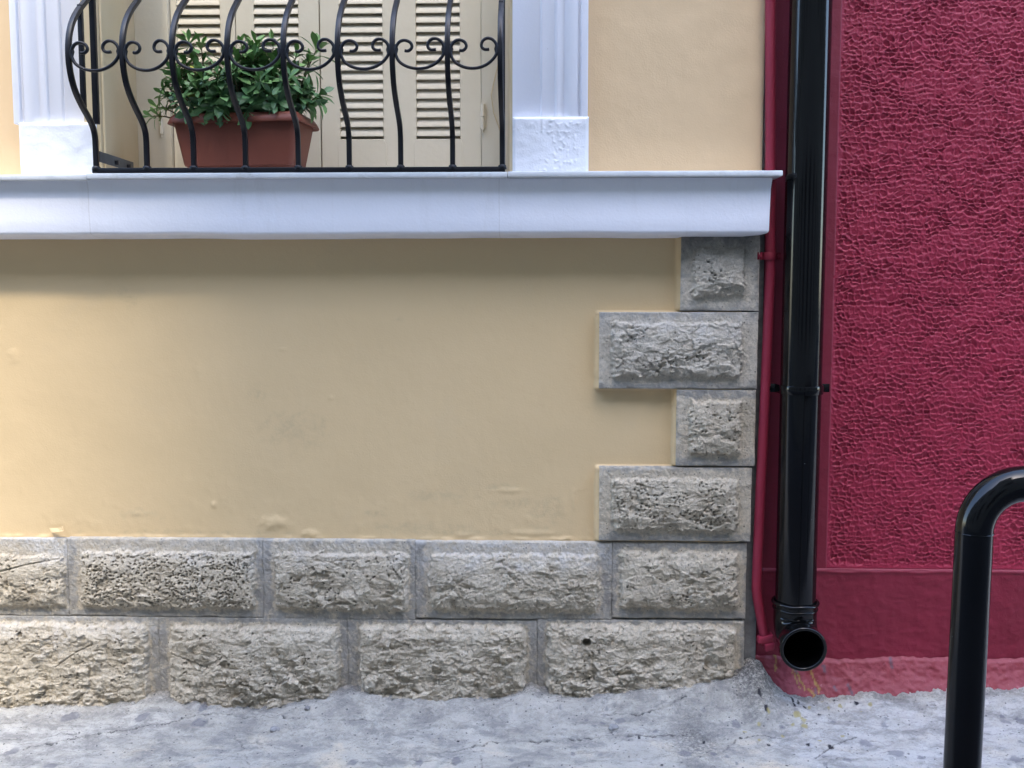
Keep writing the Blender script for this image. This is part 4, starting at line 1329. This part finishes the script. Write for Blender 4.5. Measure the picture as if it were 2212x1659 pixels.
# shoots read off the photo: the two crests, the tall one at right, the drooping ones
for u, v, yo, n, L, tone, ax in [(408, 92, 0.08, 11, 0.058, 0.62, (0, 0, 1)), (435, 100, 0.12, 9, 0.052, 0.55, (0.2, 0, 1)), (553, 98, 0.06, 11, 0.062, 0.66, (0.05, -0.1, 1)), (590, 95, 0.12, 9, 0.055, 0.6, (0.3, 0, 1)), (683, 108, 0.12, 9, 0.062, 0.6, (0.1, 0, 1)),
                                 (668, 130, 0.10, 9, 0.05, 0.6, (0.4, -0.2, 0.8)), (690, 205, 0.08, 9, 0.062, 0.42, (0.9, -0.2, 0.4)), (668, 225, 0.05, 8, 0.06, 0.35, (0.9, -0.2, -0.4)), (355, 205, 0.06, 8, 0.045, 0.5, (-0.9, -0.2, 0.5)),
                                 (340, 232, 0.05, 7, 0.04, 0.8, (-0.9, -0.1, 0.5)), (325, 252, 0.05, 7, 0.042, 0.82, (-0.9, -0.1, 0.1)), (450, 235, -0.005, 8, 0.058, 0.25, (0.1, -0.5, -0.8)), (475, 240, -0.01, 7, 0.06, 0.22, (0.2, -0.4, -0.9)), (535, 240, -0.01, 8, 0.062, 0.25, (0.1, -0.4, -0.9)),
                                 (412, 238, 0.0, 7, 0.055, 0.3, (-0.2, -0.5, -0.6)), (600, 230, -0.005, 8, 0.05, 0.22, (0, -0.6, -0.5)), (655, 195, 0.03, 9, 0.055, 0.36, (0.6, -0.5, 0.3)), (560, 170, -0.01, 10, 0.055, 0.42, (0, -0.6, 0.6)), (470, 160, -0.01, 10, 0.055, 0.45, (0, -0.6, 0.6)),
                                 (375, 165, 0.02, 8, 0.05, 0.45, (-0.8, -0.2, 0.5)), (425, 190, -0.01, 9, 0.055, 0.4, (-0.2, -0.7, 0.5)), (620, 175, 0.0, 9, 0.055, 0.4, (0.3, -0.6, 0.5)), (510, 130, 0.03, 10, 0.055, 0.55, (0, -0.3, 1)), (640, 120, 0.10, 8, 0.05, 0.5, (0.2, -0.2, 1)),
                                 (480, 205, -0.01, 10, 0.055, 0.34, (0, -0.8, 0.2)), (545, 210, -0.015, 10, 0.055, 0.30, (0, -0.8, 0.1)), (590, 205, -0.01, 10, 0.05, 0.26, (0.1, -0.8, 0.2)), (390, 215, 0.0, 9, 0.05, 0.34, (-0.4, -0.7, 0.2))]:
    tip = P(u, v, yo)
    root = Vector((pc_.x + (tip.x - pc_.x) * 0.7, pc_.y + (yo - pc_.y) * 0.5, top_z - 0.02))
    shoot(root, tip, n, L, tone, Vector(ax), 0.0024)
me = bpy.data.meshes.new('foliage')
me.from_pydata(LV, [], LF)
me.polygons.foreach_set('use_smooth', [True] * len(me.polygons))
for an, arr in (('tone', LT), ('rib', LR)):
    at = me.attributes.new(an, 'FLOAT', 'POINT')
    at.data.foreach_set('value', np.array(arr, dtype=np.float32))
put('foliage', me, M['leaf'], shrub)
stems.build('stems', M['bark'], shrub, smooth=True)

# ------------------------------------------------------------------ hoop barrier in front
DH = 2.30                              # metres in front of the lens
YH = CAM.y + DH
p1, p2 = P(2104, 1160, YH), P(2078, 1659, YH)
rt = 0.0415
xh = (p1.x + p2.x) / 2 + 0.003
lean = (p1.x - p2.x) / (p1.z - p2.z)
hoop = thing('hoop_barrier', 'black tubular steel hoop barrier standing on the pavement in front of maroon wall', 'barrier', (xh, YH, float(ground_z(np.array([xh]), np.array([YH]), False)[0])))
rb = 0.112
zt_ = P(2212, 1045, YH).z
xr_ = p1.x + 1.05
gz0 = hoop.location.z - 0.05
pts = [Vector((p1.x - lean * (p1.z - gz0), YH, gz0)), Vector((p2.x, YH, p2.z))]
for k in range(0, 13):
    a = R(7.5 * k)
    pts.append(Vector((p1.x + rb * (1 - math.cos(a)), YH, zt_ - rb + rb * math.sin(a))))
for k in range(12, -1, -1):
    a = R(7.5 * k)
    pts.append(Vector((xr_ - rb * (1 - math.cos(a)), YH, zt_ - rb + rb * math.sin(a))))
pts.append(Vector((xr_, YH, gz0)))
MB().tube(pts, rt, 40).build('tube', M['black'], hoop, smooth=True)
for xx in (p1.x, xr_):
    zz_ = zt_ - rb - 0.002
    MB().tube([Vector((xx + (rt + 0.0004) * math.cos(2 * math.pi * k / 32), YH + (rt + 0.0004) * math.sin(2 * math.pi * k / 32), zz_)) for k in range(33)], 0.0009, 6, up=Vector((0, 0, 1)), caps=False).build('weld_seam', M['black'], hoop, smooth=True)

# ------------------------------------------------------------------ pebbles
n_ = NT('pebble_stone', 0.9, 0.2)
n_.bump(n_.noise(300, 4), 0.6, 0.002)
M['pebble'] = n_.done(n_.ramp(n_.noise(60, 4), [(0.3, (0.16, 0.15, 0.15)), (0.7, (0.32, 0.31, 0.30))]))
def pebble(u, v, r, seed, label):
    c = G(u, v)
    z = float(ground_z(np.array([c.x]), np.array([c.y]))[0])
    import bmesh
    bm = bmesh.new()
    bmesh.ops.create_icosphere(bm, subdivisions=3, radius=1)
    for q in bm.verts:
        k = 1 + 0.35 * float(fbm(np.array([q.co.x * 1.3 + seed]), np.array([q.co.y * 1.3 + q.co.z]), seed, 3)[0])
        q.co = Vector((q.co.x * r * 1.25, q.co.y * r, q.co.z * r * 0.7)) * k
    me = bpy.data.meshes.new('pebble')
    bm.to_mesh(me)
    bm.free()
    me.polygons.foreach_set('use_smooth', [True] * len(me.polygons))
    o = put('pebble', me, M['pebble'])
    o.location = (c.x, c.y, z + r * 0.35)
    o.rotation_euler = (0, 0, seed)
    return tag(o, label, 'pebble', 'loose pebbles on the pavement')


pebble(593, 1577, 0.014, 3, 'dark flat pebble on the pavement below the second stone of the bottom row')
pebble(1326, 1576, 0.016, 5, 'pale round pebble on the pavement below the stone with a drilled hole')
pebble(664, 1541, 0.010, 8, 'tiny grey pebble close to the foot of the second bottom row stone')

# ------------------------------------------------------------------ the house across the street, behind the camera
n_ = NT('pale_render', 0.85, 0.2)
n_.bump(n_.noise(40, 4), 0.4, 0.004)
M['render'] = n_.done(n_.ramp(n_.noise(1.5, 5), [(0.3, (0.14, 0.13, 0.115)), (0.7, (0.19, 0.18, 0.16))]))


def town_house(x0, x1, h, label):
    o = thing('town_house', label, 'house', ((x0 + x1) / 2, -6.6, -0.5), 'houses on the other side of the street')
    MB().box(x0, x1, -11.5, -6.6, -1.2, h).build('wall', M['render'], o)
    MB().box(x0, x1, -11.6, -6.4, h, h + 0.15).build('roof', M['terracotta'], o)
    x = x0 + 1.2
    while x < x1 - 1.5:
        for z in np.arange(1.0, h - 2, 3.3):
            MB().box(x, x + 1.0, -6.62, -6.56, z, z + 1.8).build('window', M['dark'], o)
        x += 2.6
    return o


lo = town_house(-10.6, 34.0, 8.6, 'long low house across the street, opposite the cream house')
MB().box(-2.52, 1.75, -10.0, -6.62, 8.6, 16.0).build('sun_blocker', M['render'], lo)  # unseen block, added to keep the sun off the facade's right side
town_house(-40.0, -12.3, 9.5, 'farther house beyond the side lane across the street')
